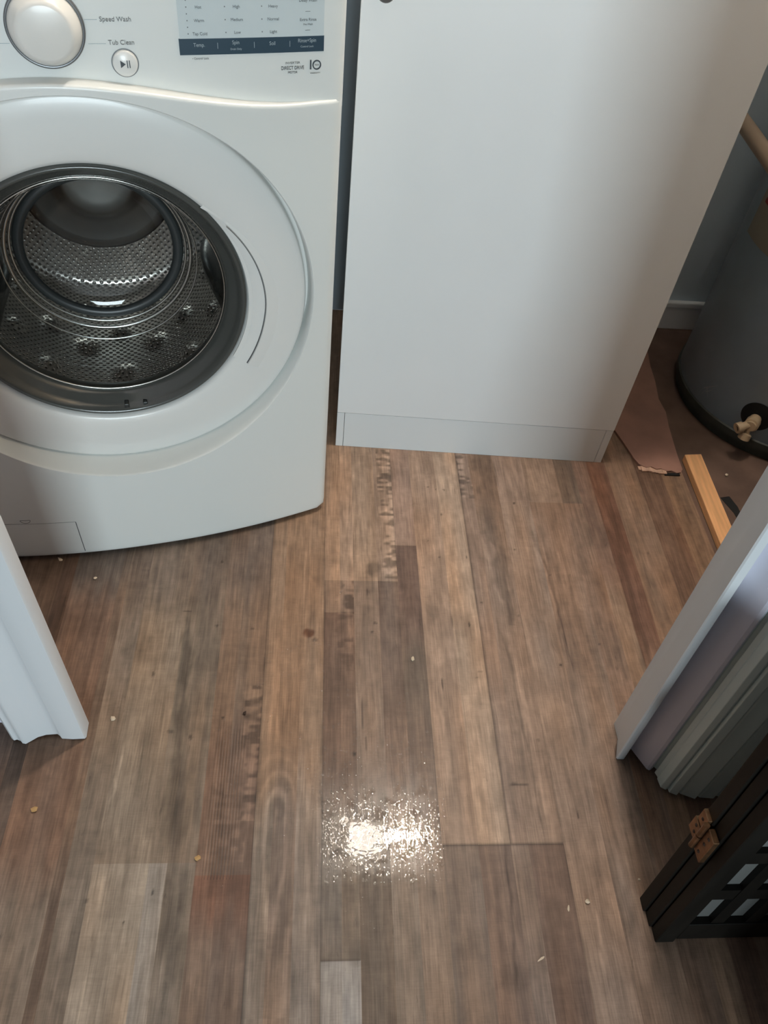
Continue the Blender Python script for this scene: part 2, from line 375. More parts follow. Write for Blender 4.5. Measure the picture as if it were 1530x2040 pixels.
    for x, y, rx, ry, s in [(-0.137, 0.609, .003, .003, .7), (0.302, 0.799, .0022, .006, .75), (0.274, 1.072, .002, .004, .7), (0.259, 0.958, .002, .003, .6),
                            (0.251, 1.15, .002, .003, .6), (0.268, 1.144, .002, .003, .6), (0.285, 1.143, .002, .003, .65), (0.332, 0.85, .0022, .003, .5),
                            (0.271, 0.806, .0018, .016, .6), (0.239, 0.672, .0025, .013, .7), (0.236, 0.63, .004, .02, .25), (0.350, 0.493, .016, .0015, .55),
                            (0.342, 0.494, .006, .003, .35), (0.436, 0.442, .0016, .006, .6), (0.462, 0.715, .0022, .004, .75), (0.303, 0.688, .003, .002, .3),
                            (0.081, 0.546, .0035, .005, .7), (-0.262, 0.69, .0022, .006, .6), (0.435, 1.109, .0025, .004, .7), (0.417, 0.981, .0022, .003, .7),
                            (0.315, 0.96, .002, .005, .6), (0.111, 0.87, .0014, .012, .7), (0.103, 0.80, .0012, .014, .6), (0.096, 0.62, .0018, .03, .55), (0.102, 0.565, .0016, .015, .5),
                            (0.125, 0.80, .004, .003, .5), (0.118, 0.78, .0025, .0025, .6), (-0.164, 0.79, .003, .003, .6), (-0.221, 0.82, .008, .0015, .5),
                            (-0.168, 0.935, .0025, .003, .6), (-0.10, 0.785, .004, .002, .5), (-0.185, 0.575, .003, .006, .5), (-0.218, 0.585, .006, .004, .4),
                            (0.48, 0.92, .003, .002, .5), (0.545, 0.76, .003, .002, .45), (0.40, 0.82, .003, .003, .4), (0.56, 0.35, .006, .008, .35),
                            (-0.21, 0.34, .0016, .004, .7), (-0.245, 0.30, .0016, .003, .7), (-0.30, 0.33, .003, .003, .4), (0.31, 0.70, .006, .0015, .35),
                            (0.445, 0.52, .0016, .006, .3), (0.395, 0.57, .003, .003, .4), (0.24, 1.0, .0016, .003, .5), (0.225, 0.93, .0016, .002, .5), (0.70, 0.98, .0022, .003, .5)]:
        spot(x, y, rx, ry, s, 0.3)
    # rust brown blot
    spot(0.002, 0.776, .010, .009, .72, 0.8, (0.8, 1.0, 1.1)); spot(0.014, 0.762, .006, .004, .45, 0.8)
    # seams between sheets
    for hx, st, ww in ((-0.072, .62, .0012), (0.0302, .40, .0008), (0.3215, .60, .0009), (-0.37, .2, .001), (0.172, .18, .0008), (0.4055, .22, .0008), (0.735, .2, .001), (0.622, .15, .001)):
        if hx == 0.172: mm = (Y > 0.905)
        elif hx == 0.3215: mm = (Y > 0.399)
        elif hx == 0.4055: mm = (Y < 0.60)
        else: mm = np.ones(X.shape, bool)
        a = st * np.exp(-((X - hx) / (ww * 1.6)) ** 2) * mm
        col *= (1 - a)[..., None]
    a = 0.6 * np.exp(-((Y - 0.3990) / 0.0016) ** 2) * ((X > 0.215) & (X < 0.405)); col *= (1 - a)[..., None]
    a = 0.35 * np.exp(-((Y - 0.246) / 0.0014) ** 2) * ((X > 0.030) & (X < 0.086)); col *= (1 - a)[..., None]
    return np.clip(col * ALB, 0.003, 0.95)

def build_floor():
    nx, ny = len(xs), len(ys)
    gx, gy = np.meshgrid(xs, ys, indexing='ij')
    verts = np.stack([gx, gy, np.zeros_like(gx)], -1).reshape(-1, 3)
    i, j = np.meshgrid(np.arange(nx - 1), np.arange(ny - 1), indexing='ij')
    a = (i * ny + j); quads = np.stack([a, a + ny, a + ny + 1, a + 1], -1).reshape(-1, 4)
    fcx = (xs[:-1] + xs[1:])[i] / 2; fcy = (ys[:-1] + ys[1:])[j] / 2
    keep = ~((fcx > 0.845) & (fcy > 0.60)).reshape(-1)
    quads = quads[keep]; fcx = fcx.reshape(-1)[keep]; fcy = fcy.reshape(-1)[keep]
    me = bpy.data.meshes.new('floor')
    nf = len(quads)
    me.vertices.add(len(verts)); me.vertices.foreach_set('co', verts.ravel())
    me.loops.add(nf * 4); me.loops.foreach_set('vertex_index', quads.ravel())
    me.polygons.add(nf); me.polygons.foreach_set('loop_start', np.arange(nf) * 4)
    me.update(calc_edges=True)
    X = verts[quads, 0]; Y = verts[quads, 1]
    CXX = np.repeat(fcx.reshape(-1, 1), 4, 1); CYY = np.repeat(fcy.reshape(-1, 1), 4, 1)
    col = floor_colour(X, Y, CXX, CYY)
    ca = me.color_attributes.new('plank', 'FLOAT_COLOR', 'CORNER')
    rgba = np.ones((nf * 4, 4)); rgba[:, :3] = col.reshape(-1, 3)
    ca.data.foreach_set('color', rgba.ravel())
    # print relief amount: brushed plank and wet zone stay in their own attribute
    return me

def floor_material():
    m = bpy.data.materials.new('vinyl_plank'); m.use_nodes = True; nt = m.node_tree; b = nt.nodes['Principled BSDF']
    N = nt.nodes.new; Lk = nt.links.new
    at = N('ShaderNodeAttribute'); at.attribute_name = 'plank'
    tc = N('ShaderNodeTexCoord')
    mp = N('ShaderNodeMapping'); mp.inputs['Scale'].default_value = (420, 16, 1); Lk(tc.outputs['Object'], mp.inputs[0])
    n1 = N('ShaderNodeTexNoise'); n1.inputs['Scale'].default_value = 1.0; n1.inputs['Detail'].default_value = 4; Lk(mp.outputs[0], n1.inputs[0])
    mp2 = N('ShaderNodeMapping'); mp2.inputs['Scale'].default_value = (60, 500, 1); Lk(tc.outputs['Object'], mp2.inputs[0])
    n2 = N('ShaderNodeTexNoise'); n2.inputs['Scale'].default_value = 1.0; n2.inputs['Detail'].default_value = 3; Lk(mp2.outputs[0], n2.inputs[0])
    ad = N('ShaderNodeMath'); ad.operation = 'MULTIPLY_ADD'; ad.inputs[1].default_value = 0.35; Lk(n2.outputs[0], ad.inputs[0]); Lk(n1.outputs[0], ad.inputs[2])
    mr = N('ShaderNodeMapRange'); mr.inputs[1].default_value = 0.42; mr.inputs[2].default_value = 0.92; mr.inputs[3].default_value = 0.80; mr.inputs[4].default_value = 1.20
    Lk(ad.outputs[0], mr.inputs[0])
    def layer(scale, det, lo, hi, v0, v1, dist=0.0, prev=None):
        mpx = N('ShaderNodeMapping'); mpx.inputs['Scale'].default_value = scale; Lk(tc.outputs['Object'], mpx.inputs[0])
        nn_ = N('ShaderNodeTexNoise'); nn_.inputs['Scale'].default_value = 1.0; nn_.inputs['Detail'].default_value = det; nn_.inputs['Distortion'].default_value = dist; nn_.inputs['Roughness'].default_value = 0.62
        Lk(mpx.outputs[0], nn_.inputs[0])
        mm_ = N('ShaderNodeMapRange'); mm_.inputs[1].default_value = lo; mm_.inputs[2].default_value = hi; mm_.inputs[3].default_value = v0; mm_.inputs[4].default_value = v1; Lk(nn_.outputs[0], mm_.inputs[0])
        mu_ = N('ShaderNodeMath'); mu_.operation = 'MULTIPLY'; Lk(mm_.outputs[0], mu_.inputs[0]); Lk(prev.outputs[0], mu_.inputs[1]); return mu_
    k1 = layer((150, 9, 1), 6, 0.33, 0.67, 0.84, 1.16, 0.3, mr)
    k2 = layer((38, 26, 1), 9, 0.33, 0.67, 0.88, 1.12, 0.6, k1)
    k3 = layer((90, 22, 1), 4, 0.66, 0.74, 1.0, 0.72, 0.8, k2)      # sparse dark flecks
    k4 = layer((75, 18, 2), 4, 0.66, 0.74, 1.0, 1.16, 0.8, k3)      # sparse pale flecks
    sc = N('ShaderNodeVectorMath'); sc.operation = 'SCALE'; Lk(at.outputs['Color'], sc.inputs[0]); Lk(k4.outputs[0], sc.inputs['Scale'])
    Lk(sc.outputs[0], b.inputs['Base Color'])
    # wet patch where the water was spilled: smoother, with beads following the grain
    sp = N('ShaderNodeSeparateXYZ'); Lk(tc.outputs['Object'], sp.inputs[0])
    def rect(inp, a0, a1, b0, b1):
        r1 = N('ShaderNodeMapRange'); r1.interpolation_type = 'SMOOTHSTEP'; r1.inputs[1].default_value = a0; r1.inputs[2].default_value = a1; Lk(inp, r1.inputs[0])
        r2 = N('ShaderNodeMapRange'); r2.interpolation_type = 'SMOOTHSTEP'; r2.inputs[1].default_value = b1; r2.inputs[2].default_value = b0; Lk(inp, r2.inputs[0])
        mm = N('ShaderNodeMath'); mm.operation = 'MULTIPLY'; Lk(r1.outputs[0], mm.inputs[0]); Lk(r2.outputs[0], mm.inputs[1]); return mm
    wx = rect(sp.outputs[0], 0.022, 0.034, 0.185, 0.225); wy = rect(sp.outputs[1], 0.335, 0.375, 0.445, 0.56)
    wet = N('ShaderNodeMath'); wet.operation = 'MULTIPLY'; Lk(wx.outputs[0], wet.inputs[0]); Lk(wy.outputs[0], wet.inputs[1])
    nw = N('ShaderNodeTexNoise'); nw.inputs['Scale'].default_value = 55; nw.inputs['Detail'].default_value = 2; Lk(tc.outputs['Object'], nw.inputs[0])
    nwr = N('ShaderNodeMapRange'); nwr.interpolation_type = 'SMOOTHSTEP'; nwr.inputs[1].default_value = 0.30; nwr.inputs[2].default_value = 0.52; Lk(nw.outputs[0], nwr.inputs[0])
    wet0 = wet; wet = N('ShaderNodeMath'); wet.operation = 'MULTIPLY'; Lk(wet0.outputs[0], wet.inputs[0]); Lk(nwr.outputs[0], wet.inputs[1])
    rg = N('ShaderNodeMapRange'); b.inputs['Specular IOR Level'].default_value = 0.28; rg.inputs[3].default_value = 0.48; rg.inputs[4].default_value = 0.30; Lk(wet.outputs[0], rg.inputs[0]); Lk(rg.outputs[0], b.inputs['Roughness'])
    # relief
    mp3 = N('ShaderNodeMapping'); mp3.inputs['Scale'].default_value = (430, 170, 1); mp3.inputs['Rotation'].default_value = (0, 0, 0.12); Lk(tc.outputs['Object'], mp3.inputs[0])
    n3 = N('ShaderNodeTexNoise'); n3.inputs['Scale'].default_value = 1.0; n3.inputs['Detail'].default_value = 1.5; Lk(mp3.outputs[0], n3.inputs[0])
    w1 = N('ShaderNodeMath'); w1.operation = 'MULTIPLY'; Lk(n3.outputs[0], w1.inputs[0]); Lk(wet.outputs[0], w1.inputs[1])
    h1 = N('ShaderNodeMath'); h1.operation = 'MULTIPLY_ADD'; h1.inputs[1].default_value = 0.28; Lk(n1.outputs[0], h1.inputs[0])
    w2 = N('ShaderNodeMath'); w2.operation = 'MULTIPLY'; w2.inputs[1].default_value = 0.2; Lk(w1.outputs[0], w2.inputs[0]); Lk(w2.outputs[0], h1.inputs[2])
    # brushed ridges
    bxm = rect(sp.outputs[0], -0.152, -0.135, -0.105, -0.09); bym = rect(sp.outputs[1], 0.355, 0.365, 0.56, 0.615)
    br = N('ShaderNodeMath'); br.operation = 'MULTIPLY'; Lk(bxm.outputs[0], br.inputs[0]); Lk(bym.outputs[0], br.inputs[1])
    mu = N('ShaderNodeMath'); mu.operation = 'MULTIPLY'; mu.inputs[1].default_value = 2 * PI / 0.0046; Lk(sp.outputs[0], mu.inputs[0])
    sn = N('ShaderNodeMath'); sn.operation = 'SINE'; Lk(mu.outputs[0], sn.inputs[0])
    b2 = N('ShaderNodeMath'); b2.operation = 'MULTIPLY'; Lk(sn.outputs[0], b2.inputs[0]); Lk(br.outputs[0], b2.inputs[1])
    h2 = N('ShaderNodeMath'); h2.operation = 'MULTIPLY_ADD'; h2.inputs[1].default_value = 0.35; Lk(b2.outputs[0], h2.inputs[0]); Lk(h1.outputs[0], h2.inputs[2])
    bp = N('ShaderNodeBump'); bp.inputs['Strength'].default_value = 0.6; bp.inputs['Distance'].default_value = 0.0007
    Lk(h2.outputs[0], bp.inputs['Height']); Lk(bp.outputs[0], b.inputs['Normal'])
    return m
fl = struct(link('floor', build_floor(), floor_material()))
# rough subfloor beyond the vinyl
bm = bmesh.new(); bx(bm, 0.845, 1.75, 0.60, 1.79, -0.02, -0.001)
so = tag(obj('subfloor', bm, M_sub), 'rough brown subfloor beyond the wood strip, under the water heater', 'floor', kind='structure')
so.name = 'floor_closet'

# ------------------------------------------------------------------ room shell
def wallbox(name, x0, x1, y0, y1, z0, z1, m):
    bm = bmesh.new(); bx(bm, x0, x1, y0, y1, z0, z1); return struct(obj(name, bm, m))
wallbox('wall_back', -1.0, 1.6, 1.792, 1.86, 0, 2.60, M_wallb)
wallbox('wall_left', -1.0, -0.93, 0.62, 1.79, 0, 2.60, M_wallw)
wallbox('wall_right', 1.52, 1.6, 0.62, 1.79, 0, 2.60, M_wallb)
wallbox('wall_front_left', -2.0, -0.40, 0.600, 0.618, 0, 2.60, M_foldl)
wallbox('wall_front_right', 0.62, 2.0, 0.600, 0.618, 0, 2.60, M_wallw)
wallbox('wall_front_top', -0.40, 0.62, 0.600, 0.618, 2.08, 2.60, M_wallw)
wallbox('hall_shade_block', 0.60, 0.75, -1.00, 0.03, 0, 0.35, M_screen)  # unseen block added to keep the hall light off the right floor
wallbox('ceiling', -1.0, 1.6, 0.618, 1.79, 2.60, 2.64, M_ceil)
# broken corner of the plastered partition between doorway and water heater
bm = bmesh.new(); bx(bm, 0.945, 1.05, 0.619, 1.115, 0.0, 2.60)
bmesh.ops.subdivide_edges(bm, edges=[e for e in bm.edges if abs((e.verts[0].co - e.verts[1].co).z) > 1], cuts=60, use_grid_fill=True)
bmesh.ops.subdivide_edges(bm, edges=[e for e in bm.edges if abs((e.verts[0].co - e.verts[1].co).y) > 0.3], cuts=24, use_grid_fill=True)
for v in bm.verts:
    if v.co.x < 0.95:
        h = v.co.z
        if h < 0.15: v.co.x += (0.15 - h) * 0.10 * (0.4 + random.random())
        if v.co.y > 1.11: v.co.y -= (random.random() * 0.006 + max(0, 0.12 - h) * 0.12)
struct(obj('wall_partition', bm, M_plaster))
# baseboard on the back wall
bm = bmesh.new(); bx(bm, 0.66, 1.52, 1.780, 1.792, 0.0, 0.068, 0.002); bx(bm, 0.66, 1.52, 1.776, 1.792, 0.068, 0.086, 0.004)
struct(obj('baseboard_back', bm, M_base))
bm = bmesh.new(); bx(bm, -0.40, 0.04, 1.780, 1.792, 0.0, 0.086, 0.003); struct(obj('baseboard_back_left', bm, M_base))

# door casing left: moulded profile, extruded upward with a ragged cut foot
def extrude_profile(bm, pts, zb, zt, lean=0.0, nz=1, xl=0.0):
    rows = []
    for k in range(nz + 1):
        row = []
        for i, p in enumerate(pts):
            z0 = zb[i] if isinstance(zb, (list, tuple)) else zb
            z = z0 + (zt - z0) * k / nz
            row.append(bm.verts.new((p[0] + xl * z, p[1] + lean * z, z)))
        rows.append(row)
    n = len(pts)
    for a, b in zip(rows, rows[1:]):
        for i in range(n): bm.faces.new((a[i], a[(i + 1) % n], b[(i + 1) % n], b[i]))
    bm.faces.new(rows[0]); bm.faces.new(rows[-1])
pl = [(-0.352, 0.5995), (-0.350, 0.598), (-0.349, 0.574), (-0.351, 0.571), (-0.370, 0.5705), (-0.387, 0.572), (-0.390, 0.5745), (-0.394, 0.577), (-0.400, 0.5775), (-0.412, 0.5765), (-0.424, 0.573),
      (-0.434, 0.567), (-0.441, 0.5635), (-0.446, 0.564), (-0.449, 0.567), (-0.455, 0.569), (-0.459, 0.5675), (-0.463, 0.570), (-0.466, 0.576), (-0.466, 0.5995)]
zb = [0.006, 0.004, 0.003, 0.003, 0.002, 0.001, 0.006, 0.007, 0.005, 0.005, 0.004, 0.002, 0.0, 0.001, 0.003, 0.004, 0.004, 0.005, 0.007, 0.01]
bm = bmesh.new(); extrude_profile(bm, pl, zb, 2.08); struct(obj('trim_1', bm, M_trim, angle=50))
# door casing right: leans slightly back, chipped foot
bm = bmesh.new()
rows = []
for z, by in [(0.0, 0.568), (0.09, 0.574), (0.6, 0.560), (1.3, 0.560), (2.08, 0.560)]:
    xl = -0.038 * min(z, 1.3); fy = 0.535
    rows.append([bm.verts.new((p[0] + xl, p[1], p[2])) for p in [(0.522, fy + .002, z + .002), (0.524, fy, z + .002), (0.535, fy, z + .001), (0.537, fy + .002, z + .001), (0.552, by, z), (0.532 - min(z, .09) * .1, by, z + 0.002)]])
for a, b in zip(rows, rows[1:]):
    for i in range(6): bm.faces.new((a[i], a[(i + 1) % 6], b[(i + 1) % 6], b[i]))
bm.faces.new(rows[0]); bm.faces.new(rows[-1])
struct(obj('trim_2', bm, M_trim, angle=40))

bm = bmesh.new(); rows = []  # hidden filler behind the casing, added to stop lamp light leaking through
for z in (0.0, 1.3, 2.08): rows.append([bm.verts.new((x_ - 0.038 * min(z, 1.3) * (x_ < .6), y_, z)) for x_, y_ in ((0.534, 0.566), (0.70, 0.5685), (0.70, 0.5995), (0.534, 0.5995))])
for a, b in zip(rows, rows[1:]):
    for i in range(4): bm.faces.new((a[i], a[(i + 1) % 4], b[(i + 1) % 4], b[i]))
bm.faces.new(rows[0]); bm.faces.new(rows[-1]); struct(obj('casing_light_stop', bm, M_trim))
# ------------------------------------------------------------------ folding vinyl door
fd = empty('folding_door', (0.60, 0.52, 0.0))
tag(fd, 'white vinyl accordion door folded back beside the right door casing', 'folding door')
def pleat(name, pts, m, thick=0.0022):
    bm = bmesh.new(); rows = []
    for z in (0.012, 1.0, 2.05):
        rows.append([bm.verts.new((x - 0.60 - 0.030 * min(z, 1.3), y - 0.52 + 0.012 * min(z, 1.3), z)) for x, y in pts])
    for a, b in zip(rows, rows[1:]):
        for i in range(len(pts) - 1): bm.faces.new((a[i], a[i + 1], b[i + 1], b[i]))
    me = bpy.data.meshes.new(name); bm.to_mesh(me); bm.free()
    o = link(name, me, m, fd)
    s = o.modifiers.new('thickness', 'SOLIDIFY'); s.thickness = thick; s.offset = 0
    s2 = o.modifiers.new('soft', 'BEVEL'); s2.width = 0.0006; s2.segments = 1; s2.limit_method = 'ANGLE'
    return o
pleat('front_panel', [(0.546, 0.566), (0.548, 0.550), (0.566, 0.514), (0.5695, 0.5115), (0.574, 0.514)], M_foldl)
pleat('fold_panel', [(0.5745, 0.5145), (0.579, 0.518), (0.584, 0.512), (0.5785, 0.507), (0.5815, 0.499), (0.580, 0.4965), (0.5815, 0.483), (0.588, 0.4790), (0.600, 0.4845)], M_fold)
pleat('fold_panel', [(0.6005, 0.4845), (0.593, 0.479), (0.5935, 0.4745), (0.604, 0.4700), (0.609, 0.4745), (0.612, 0.4720), (0.633, 0.4635), (0.638, 0.4690), (0.642, 0.4660), (0.664, 0.4640), (0.669, 0.4690), (0.690, 0.4635)], M_fold)
pleat('fold_panel', [(0.6905, 0.4635), (0.715, 0.470), (0.705, 0.480), (0.735, 0.474), (0.745, 0.50), (0.75, 0.54)], M_fold)

# ------------------------------------------------------------------ tall white cabinet
cab = empty('utility_cabinet', (0.051, 1.268, 0.0), math.atan2(1.242 - 1.268, 0.607))
tag(cab, 'tall plain white laminate cabinet standing right of the washing machine', 'cabinet')
W = 0.6075
bm = bmesh.new()
bx(bm, 0.0005, 0.016, 0.0175, 0.52, 0.0, 2.0, 0.0006, 1); bx(bm, W - 0.016, W - .0005, 0.0175, 0.515, 0.0, 2.0, 0.0006, 1)
bx(bm, 0.016, W - 0.016, 0.0175, 0.51, 0.100, 0.116); bx(bm, 0.016, W - 0.016, 0.0175, 0.51, 1.984, 2.0); bx(bm, 0.016, W - 0.016, 0.505, 0.515, 0.10, 1.99)
obj('carcass', bm, M_cab, cab)
bm = bmesh.new(); bx(bm, 0.0, W, -0.001, 0.0165, 0.1005, 1.998, 0.0012, 2)
dr = obj('door', bm, M_cab, cab)
bm = bmesh.new(); bx(bm, 0.0166, W - 0.0166, 0.001, 0.016, 0.0, 0.0985, 0.0006, 1)
bx(bm, 0.0, 0.0158, 0.001, 0.0165, 0.0, 0.0985, 0.0006, 1); bx(bm, W - 0.0158, W, 0.001, 0.0165, 0.0, 0.0985, 0.0006, 1)
obj('toe_kick', bm, M_cabk, cab)
bm = bmesh.new(); lathe(bm, [(0.001, -0.024), (0.011, -0.023), (0.013, -0.019), (0.011, -0.014), (0.006, -0.010), (0.006, -0.001)], 0.034, 0.888, 24)
kb = obj('knob', bm, M_knobring, dr, smooth=True); 

# ------------------------------------------------------------------ washing machine
YAW = math.radians(12.5)
u = np.array([math.cos(YAW), math.sin(YAW)]); c0 = np.array([0.0290, 1.077])
wc = c0 - 0.343 * u
wm = empty('washing_machine', (wc[0], wc[1], 0.0), YAW)
tag(wm, 'white front-loading washing machine with a round glass door', 'washing machine')
HW = 0.343; ZB = 0.007; ZC = 0.522; DX = -0.006; RR = 0.313
def bow(x): return 0.040 * max(0.0, 1 - (x / HW) ** 2)
def zseam(x):
    t = min(1, abs(x + 0.02) / 0.30); return 0.811 + 0.036 * (1 - t * t * (3 - 2 * t))
def round_edge(d, r): 
    if d >= r: return 0.0
    return r - math.sqrt(max(0, r * r - (r - d) ** 2))
def surf(x, z):
    zt = zseam(x)
    y = -bow(x)
    y += round_edge(HW - abs(x), 0.014) + round_edge(z - ZB, 0.012)
    t = zt - z
    y += -0.001 * math.exp(-(t / 0.03) ** 2) + round_edge(t, 0.004)
    y -= 0.006 * max(0, min(1, -x / HW)) * max(0, min(1, (0.5 - z) / 0.5))
    return y
def outer_pt(a):
    """point where a ray from the door centre leaves the rounded front rectangle"""
    dx, dz = math.cos(a), math.sin(a); best = 9
    if dx > 1e-9: best = min(best, (HW - DX) / dx)
    if dx < -1e-9: best = min(best, (-HW - DX) / dx)
    if dz < -1e-9: best = min(best, (ZB - ZC) / dz)
    if dz > 1e-9:
        t = (0.82 - ZC) / dz
        for _ in range(30): t = (zseam(max(-HW, min(HW, DX + t * dx))) - ZC) / dz
        best = min(best, t)
    x, z = DX + best * dx, ZC + best * dz
    rc = 0.020
    for sx in (-1, 1):
        ccx, ccz = sx * (HW - rc), ZB + rc
        if (x - ccx) * sx > 0 and z < ccz:
            ox, oz = DX - ccx, ZC - ccz; b_ = ox * dx + oz * dz; c_ = ox * ox + oz * oz - rc * rc
            t = -b_ + math.sqrt(max(0, b_ * b_ - c_)); x, z = DX + t * dx, ZC + t * dz
    return x, z
bm = bmesh.new()
angs = sorted(set([2 * PI * i / 240 for i in range(240)]) | set([math.atan2(zz - ZC, xx - DX) % (2 * PI) for xx, zz in [(HW, zseam(HW)), (-HW, zseam(-HW)), (HW, ZB + .02), (HW - .02, ZB), (-HW, ZB + .02), (-HW + .02, ZB)]]))
fr = [0, .03, .1, .2, .35, .5, .65, .78, .86, .91, .94, .96, .975, .987, .995, 1.0]
cols = []
for a in angs:
    ox, oz = outer_pt(a); ix, iz = DX + RR * math.cos(a), ZC + RR * math.sin(a)
    L = math.hypot(ox - ix, oz - iz); col = []
    # recess wall, rim fillet, then the panel face
    yi = surf(ix, iz)
    fb = max(0.0, min(1.0, (-math.sin(a) - 0.05) / 0.5)); fb = fb * fb * (3 - 2 * fb)
    col.append(bm.verts.new((DX + (RR - .004 - .012 * fb) * math.cos(a), 0.022, ZC + (RR - .004 - .012 * fb) * math.sin(a))))
    depth = max(0.0, -yi)
    col.append(bm.verts.new((DX + (RR - .0035 - .18 * depth * fb) * math.cos(a), 0.004, ZC + (RR - .0035 - .18 * depth * fb) * math.sin(a))))
    col.append(bm.verts.new((DX + (RR - .002) * math.cos(a), yi + .0035, ZC + (RR - .002) * math.sin(a))))
    col.append(bm.verts.new((DX + (RR - .0008) * math.cos(a), yi + .001, ZC + (RR - .0008) * math.sin(a))))
    for f in fr:
        dd = f
        if L > 0.03: dd = f
        x, z = ix + (ox - ix) * dd, iz + (oz - iz) * dd
        col.append(bm.verts.new((x, surf(x, z), z)))
    x, z = ox, oz
    col.append(bm.verts.new((x * 0.999, 0.030, z)))
    cols.append(col)
n = len(cols)
for i in range(n):
    A, B = cols[i], cols[(i + 1) % n]
    for k in range(len(A) - 1): bm.faces.new((A[k], A[k + 1], B[k + 1], B[k]))
obj('front_panel', bm, M_wash, wm, angle=45)
# body shell
bm = bmesh.new(); bx(bm, -HW + .001, HW - .001, 0.026, 0.66, 0.014, 0.985, 0.006)
# hollow it for the drum: keep only side, top, bottom and back faces
bmesh.ops.delete(bm, geom=[f for f in bm.faces if abs(f.normal.y + 1) < 0.05 and f.calc_center_median().y < 0.1], context='FACES_ONLY')
obj('cabinet_shell', bm, M_wash, wm, angle=40)
for sx in (-1, 1):
    for yy in (0.07, 0.60):
        bm = bmesh.new(); lathe(bm, [(0.001, 0.0), (0.022, 0.0), (0.022, 0.010), (0.009, 0.012), (0.009, 0.016), (0.001, 0.016)], sx * 0.27, 0.0, 20, axis='Z', y0=yy)
        obj('foot', bm, M_dark, wm, smooth=False)
# control panel
def bow2(x): return 0.020 * max(0, 1 - (x / HW) ** 2)
def cps(x, z): return -bow2(x) + round_edge(HW - abs(x) , 0.012)
bm = bmesh.new(); nx_, nz_ = 72, 14; g = []
xsn = sorted([-HW + 2 * HW * i / nx_ for i in range(nx_ + 1)] + [s * (HW - d) for s in (-1, 1) for d in (.0005, .0015, .003, .006)])
for x in xsn:
    col = []
    for k in range(nz_ + 1):
        z0 = zseam(x) - 0.012; z1 = 0.990
        z = z0 + (z1 - z0) * k / nz_; col.append(bm.verts.new((x, cps(x, z) + (0.02 * max(0, (z - 0.975) / 0.015) if z > 0.975 else 0), z)))
    col.append(bm.verts.new((x * .999, 0.08, 0.992))); g.append(col)
for a, b in zip(g, g[1:]):
    for k in range(len(a) - 1): bm.faces.new((a[k], b[k], b[k + 1], a[k + 1]))
cp = obj('control_panel', bm, M_wash, wm, angle=40)
def on_cp(x, z): 
    sl = 0.020 * 2 * x / HW ** 2      # dy/dx of -bow2
    return Vector((x, cps(x, z), z)), math.atan(sl)
def decal(name, x0, x1, z0, z1, m, off=0.0006, parent=None, nseg=10):
    bm = bmesh.new(); A = []
    for i in range(nseg + 1):
        x = x0 + (x1 - x0) * i / nseg; y = cps(x, z0)
        A.append([bm.verts.new((x, y - off, z0)), bm.verts.new((x, y - off, z1)), bm.verts.new((x, y + .001, z1)), bm.verts.new((x, y + .001, z0))])
    for a, b in zip(A, A[1:]):
        for k in range(4): bm.faces.new((a[k], b[k], b[(k + 1) % 4], a[(k + 1) % 4]))
    bm.faces.new(A[0]); bm.faces.new(A[-1])
    return obj(name, bm, m, parent or cp)
disp = decal('display', 0.1400, 0.3125, 0.8860, 0.958, M_disp, 0.0008)
strip = decal('button_strip', 0.1385, 0.3130, 0.8690, 0.8862, M_inkblue, 0.0012)
def text(s, x, z, size, m, off=0.0014, name='lettering', parent=None, align='CENTER', sx=1.0, bold=0.0):
    cu = bpy.data.curves.new(name, 'FONT'); cu.body = s; cu.size = size; cu.align_x = align; cu.align_y = 'CENTER'
    cu.extrude = 0.00012; cu.offset = bold
    o = bpy.data.objects.new(name, cu); C.objects.link(o); o.parent = parent or cp
    p, th = on_cp(x, z); o.location = (p.x, p.y - off, p.z); o.rotation_euler = (PI / 2, 0, th); o.scale = (sx, 1, 1)
    cu.materials.append(m)
    bpy.context.view_layer.update()
    me = bpy.data.meshes.new_from_object(o.evaluated_get(bpy.context.evaluated_depsgraph_get()))
    o2 = bpy.data.objects.new(name, me); C.objects.link(o2); o2.parent = o.parent
    o2.location = o.location; o2.rotation_euler = o.rotation_euler; o2.scale = o.scale
    bpy.data.objects.remove(o); return o2
for s, x in (('Temp.', 0.1615), ('Spin', 0.2045), ('Soil', 0.2485), ('Rinse+Spin', 0.2915)): text(s, x, 0.8795 if s not in ('Spin', 'Rinse+Spin') else 0.8815, 0.0058, M_inkl, parent=strip, sx=0.9)
text('Drain Only', 0.2045, 0.8745, 0.0030, M_inkl, parent=strip); text('Control Lock', 0.2915, 0.8750, 0.0030, M_inkl, parent=strip)
for x in (0.183, 0.2265, 0.270): text('|', x, 0.879, 0.007, M_inkl, parent=strip)
def col_txt(x, items, z0, dz=0.0137, dot=True):
    for i, s in enumerate(items):
        if s: text(s, x, z0 - i * dz, 0.0046, M_ink, parent=disp)
for i, s in enumerate(['Extra Hot', '', 'Hot', '', 'Warm', '', 'Tap Cold']):
    z = 0.9320 - i * 0.0068
    if s: text(s, 0.1635, z, 0.0045, M_ink, parent=disp)
    text('\u2022', 0.1500, z, 0.0052, M_ink, parent=disp)
for x, its in ((0.2070, ['Extra High', 'High', 'Medium', 'Low']), (0.2500, ['', 'Heavy', 'Normal', 'Light'])):
    for i, s in enumerate(its):
        if s: text(s, x, 0.9320 - i * 0.0133, 0.0045, M_ink, parent=disp); text('\u2022', x - 0.0135, 0.9320 - i * 0.0133, 0.0052, M_ink, parent=disp)
text('Delay Wash', 0.2920, 0.9240, 0.0045, M_ink, parent=disp); text('\u2014', 0.292, 0.9130, 0.006, M_ink, parent=disp)
text('Extra Rinse', 0.2925, 0.9040, 0.0045, M_ink, parent=disp); text('Pre Wash', 0.2925, 0.8990, 0.0030, M_ink, parent=disp)
